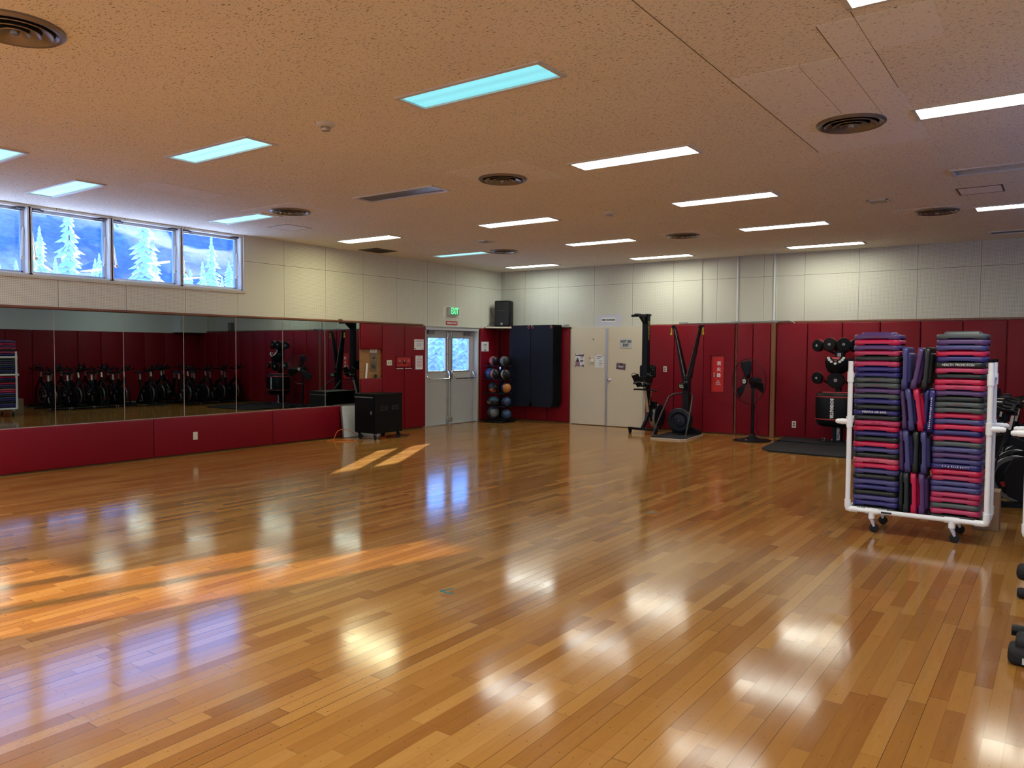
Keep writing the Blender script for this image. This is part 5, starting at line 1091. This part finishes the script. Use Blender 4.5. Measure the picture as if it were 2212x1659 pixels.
g = G(); g.tube([(-.215, 6.05, .036), (-.20, 6.05, .036), (-.16, 6.05, .036)], [.026, .035, .035], 16); g.tube([(-.16, 6.05, .036), (.1, 6.05, .036)], .033, 16); fb = obj('end_roller', g, M_RUBBER, t, smooth=50)
g = G(); g.tube([(-.155, 6.05, .036), (-.02, 6.05, .036)], .0345, 16); obj('roller_label', g, M_CAPL, fb, smooth=50)
g = G(); g.rbox(-.225, .05, 6.10, 6.26, .10, .195, .035, 3); g.box(-.05, .05, 6.05, 6.2, .06, .12); obj('padded_end', g, M_RUBBER, t, smooth=50)

# ---------------------------------------------------------------- outdoors: snow, wooded hill, trees
M_SNOW = P('snow', (.80, .86, .92), .8, bump=(2, .3, .1))
g = G(); g.box(-160, XL-.5, -60, 220, -.45, -.25); o = struct('ground', g, M_SNOW)
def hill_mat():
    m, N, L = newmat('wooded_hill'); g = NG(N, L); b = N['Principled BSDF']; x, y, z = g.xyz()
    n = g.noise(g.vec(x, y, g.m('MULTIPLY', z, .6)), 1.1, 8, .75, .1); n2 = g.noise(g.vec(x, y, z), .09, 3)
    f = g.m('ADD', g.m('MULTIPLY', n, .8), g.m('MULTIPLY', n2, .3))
    L.new(g.ramp(f, [(.40, (.020, .055, .17)), (.55, (.055, .12, .30)), (.68, (.11, .21, .42))]), b.inputs['Base Color']); b.inputs['Roughness'].default_value = .95; return m  # blue of sky and shade is put into the hill's colour
g = G(); nx, ny = 26, 70; rows = []
for i in range(nx):
    f = i/(nx-1); rows.append([Vector((-54-66*f, -60+280*j/(ny-1), -.6+31*f**.9*(1+.10*noise.noise(Vector((j*.3, i*.2, 0))))+1.2*noise.noise(Vector((j*.9, i*.9, 3))))) for j in range(ny)])
g.rings(rows, closed=False, cap=False); struct('hill', g, hill_mat(), smooth=80)
def fir(h, seed):
    """snow-laden conifer: many drooping ragged branch fans on a trunk"""
    r_ = random.Random(seed); g = G(); n = 38
    for k in range(n):
        s = k/(n-1); z = .06*h+.90*h*s; rad = (h*.17)*(1-s)**.8*r_.uniform(.75, 1.15)+.07; nb = max(5, int(13*(1-s))+4); a0 = r_.random()*6
        for q in range(nb):
            a = a0+2*PI*q/nb+r_.uniform(-.2, .2); rr = rad*r_.uniform(.45, 1.2); w = rr*.24+.04; d = Vector((math.cos(a), math.sin(a), 0)); sd = Vector((-d.y, d.x, 0)); dr_ = .32*rr+.06
            g.faces([d*.02+Vector((0, 0, z+.05*h*.4)), d*rr*.55+sd*w+Vector((0, 0, z-dr_*.35)), d*rr+Vector((0, 0, z-dr_)), d*rr*.55-sd*w+Vector((0, 0, z-dr_*.35)), d*rr*.55+Vector((0, 0, z-dr_*.35-.12))], [(0, 1, 2), (0, 2, 3), (0, 4, 1), (1, 4, 2), (2, 4, 3), (3, 4, 0)])
    g.tube([(0, 0, 0), (0, 0, h*.5), (0, 0, h)], [h*.02, h*.012, .01], 6, mi=1)
    me = bpy.data.meshes.new('snowy_conifer'); g.bm.to_mesh(me); g.bm.free(); me.materials.append(P('snowy_needles', (.62, .72, .80), .9, bump=(3, .3))); me.materials.append(P('bark', (.08, .06, .05), .9)); return me
FM = [fir(8.4, 1), fir(7.7, 2), fir(7.1, 3)]
rr = random.Random(4)
tp = [(-36-(k % 3)*2.6-rr.random(), 9.5+k*.98+rr.uniform(-.3, .3)) for k in range(44)]+[(-44.5-(k % 2)*2.2, 12+k*1.3+rr.uniform(-.3, .3)) for k in range(26)]+[(-31, 14.3), (-30.5, 17.0), (-32, 22.5), (-33, 55), (-35, 49), (-34, 61)]
for i, (x, y) in enumerate(tp):
    o = bpy.data.objects.new('snowy_conifer', FM[rr.randrange(3) if i < 70 else 0]); COL.objects.link(o); o.location = (x, y, -.28); s = rr.uniform(.86, 1.0); o.scale = (s, s, s); o.rotation_euler = (0, 0, rr.random()*6)
    tag(o, 'snow-covered conifer in the dense row outside the high windows' if i < 70 else 'snow-covered conifer standing forward of the row outside', 'tree', 'snow-covered conifers in the row outside' if i < 70 else 'conifers standing forward outside')

# ---------------------------------------------------------------- light
w = bpy.data.worlds.new('World'); SC.world = w; w.use_nodes = True; N = w.node_tree.nodes; L = w.node_tree.links; bg = N['Background']
tc = N.new('ShaderNodeTexCoord'); sp_ = N.new('ShaderNodeSeparateXYZ'); L.new(tc.outputs['Generated'], sp_.inputs[0]); rp = N.new('ShaderNodeValToRGB'); L.new(sp_.outputs[2], rp.inputs[0])
rp.color_ramp.elements[0].color = (.11, .41, 1.12, 1); rp.color_ramp.elements[1].color = (.08, .27, .85, 1); L.new(rp.outputs[0], bg.inputs[0]); bg.inputs[1].default_value = WORLD_S = 4.7
def lamp(name, kind, loc, dirv, **k):
    l = bpy.data.lights.new(name, kind); o = bpy.data.objects.new(name, l); COL.objects.link(o); o.location = loc
    o.rotation_euler = Vector(dirv).to_track_quat('-Z', 'Y').to_euler()
    for a, b in k.items(): setattr(l, a, b)
    return o
lamp('sun', 'SUN', (-30, 40, 20), (.485, -.83, -.277), energy=34, color=(1., .92, .84), angle=.009)
# warm spot added behind the camera to cast the floor stripes; its source is invented
tgt = Vector((-5.35, 3.3, 0)); dr3 = Vector((.25, .97, -.235)); src = tgt-dr3*24
lamp('stripe_spot', 'SPOT', src, dr3, energy=125000, color=(1., .70, .40), spot_size=.22, spot_blend=.3, shadow_soft_size=.035)

# ---------------------------------------------------------------- camera
cam = bpy.data.cameras.new('camera'); co = bpy.data.objects.new('camera', cam); COL.objects.link(co); SC.camera = co
cam.sensor_fit = 'HORIZONTAL'; cam.sensor_width = 36; cam.lens = 1671.4/2212*36; cam.clip_end = 500; cam.clip_start = .05
yaw, pit, rol = -.6204, -.0427, .0055
fw = Vector((math.sin(yaw)*math.cos(pit), math.cos(yaw)*math.cos(pit), math.sin(pit))); r = Vector((math.cos(yaw), -math.sin(yaw), 0)); u = r.cross(fw)
r2 = math.cos(rol)*r+math.sin(rol)*u; u2 = -math.sin(rol)*r+math.cos(rol)*u
co.matrix_world = Matrix(((r2.x, u2.x, -fw.x, 0), (r2.y, u2.y, -fw.y, 0), (r2.z, u2.z, -fw.z, 1.61), (0, 0, 0, 1)))
v = SC.view_settings; v.view_transform = 'Standard'; v.look = 'None'; v.exposure = .14; v.gamma = 1.; v.use_curve_mapping = False
SC.cycles.max_bounces = 10; SC.cycles.diffuse_bounces = 6; SC.cycles.transparent_max_bounces = 12; SC.cycles.sample_clamp_indirect = 6
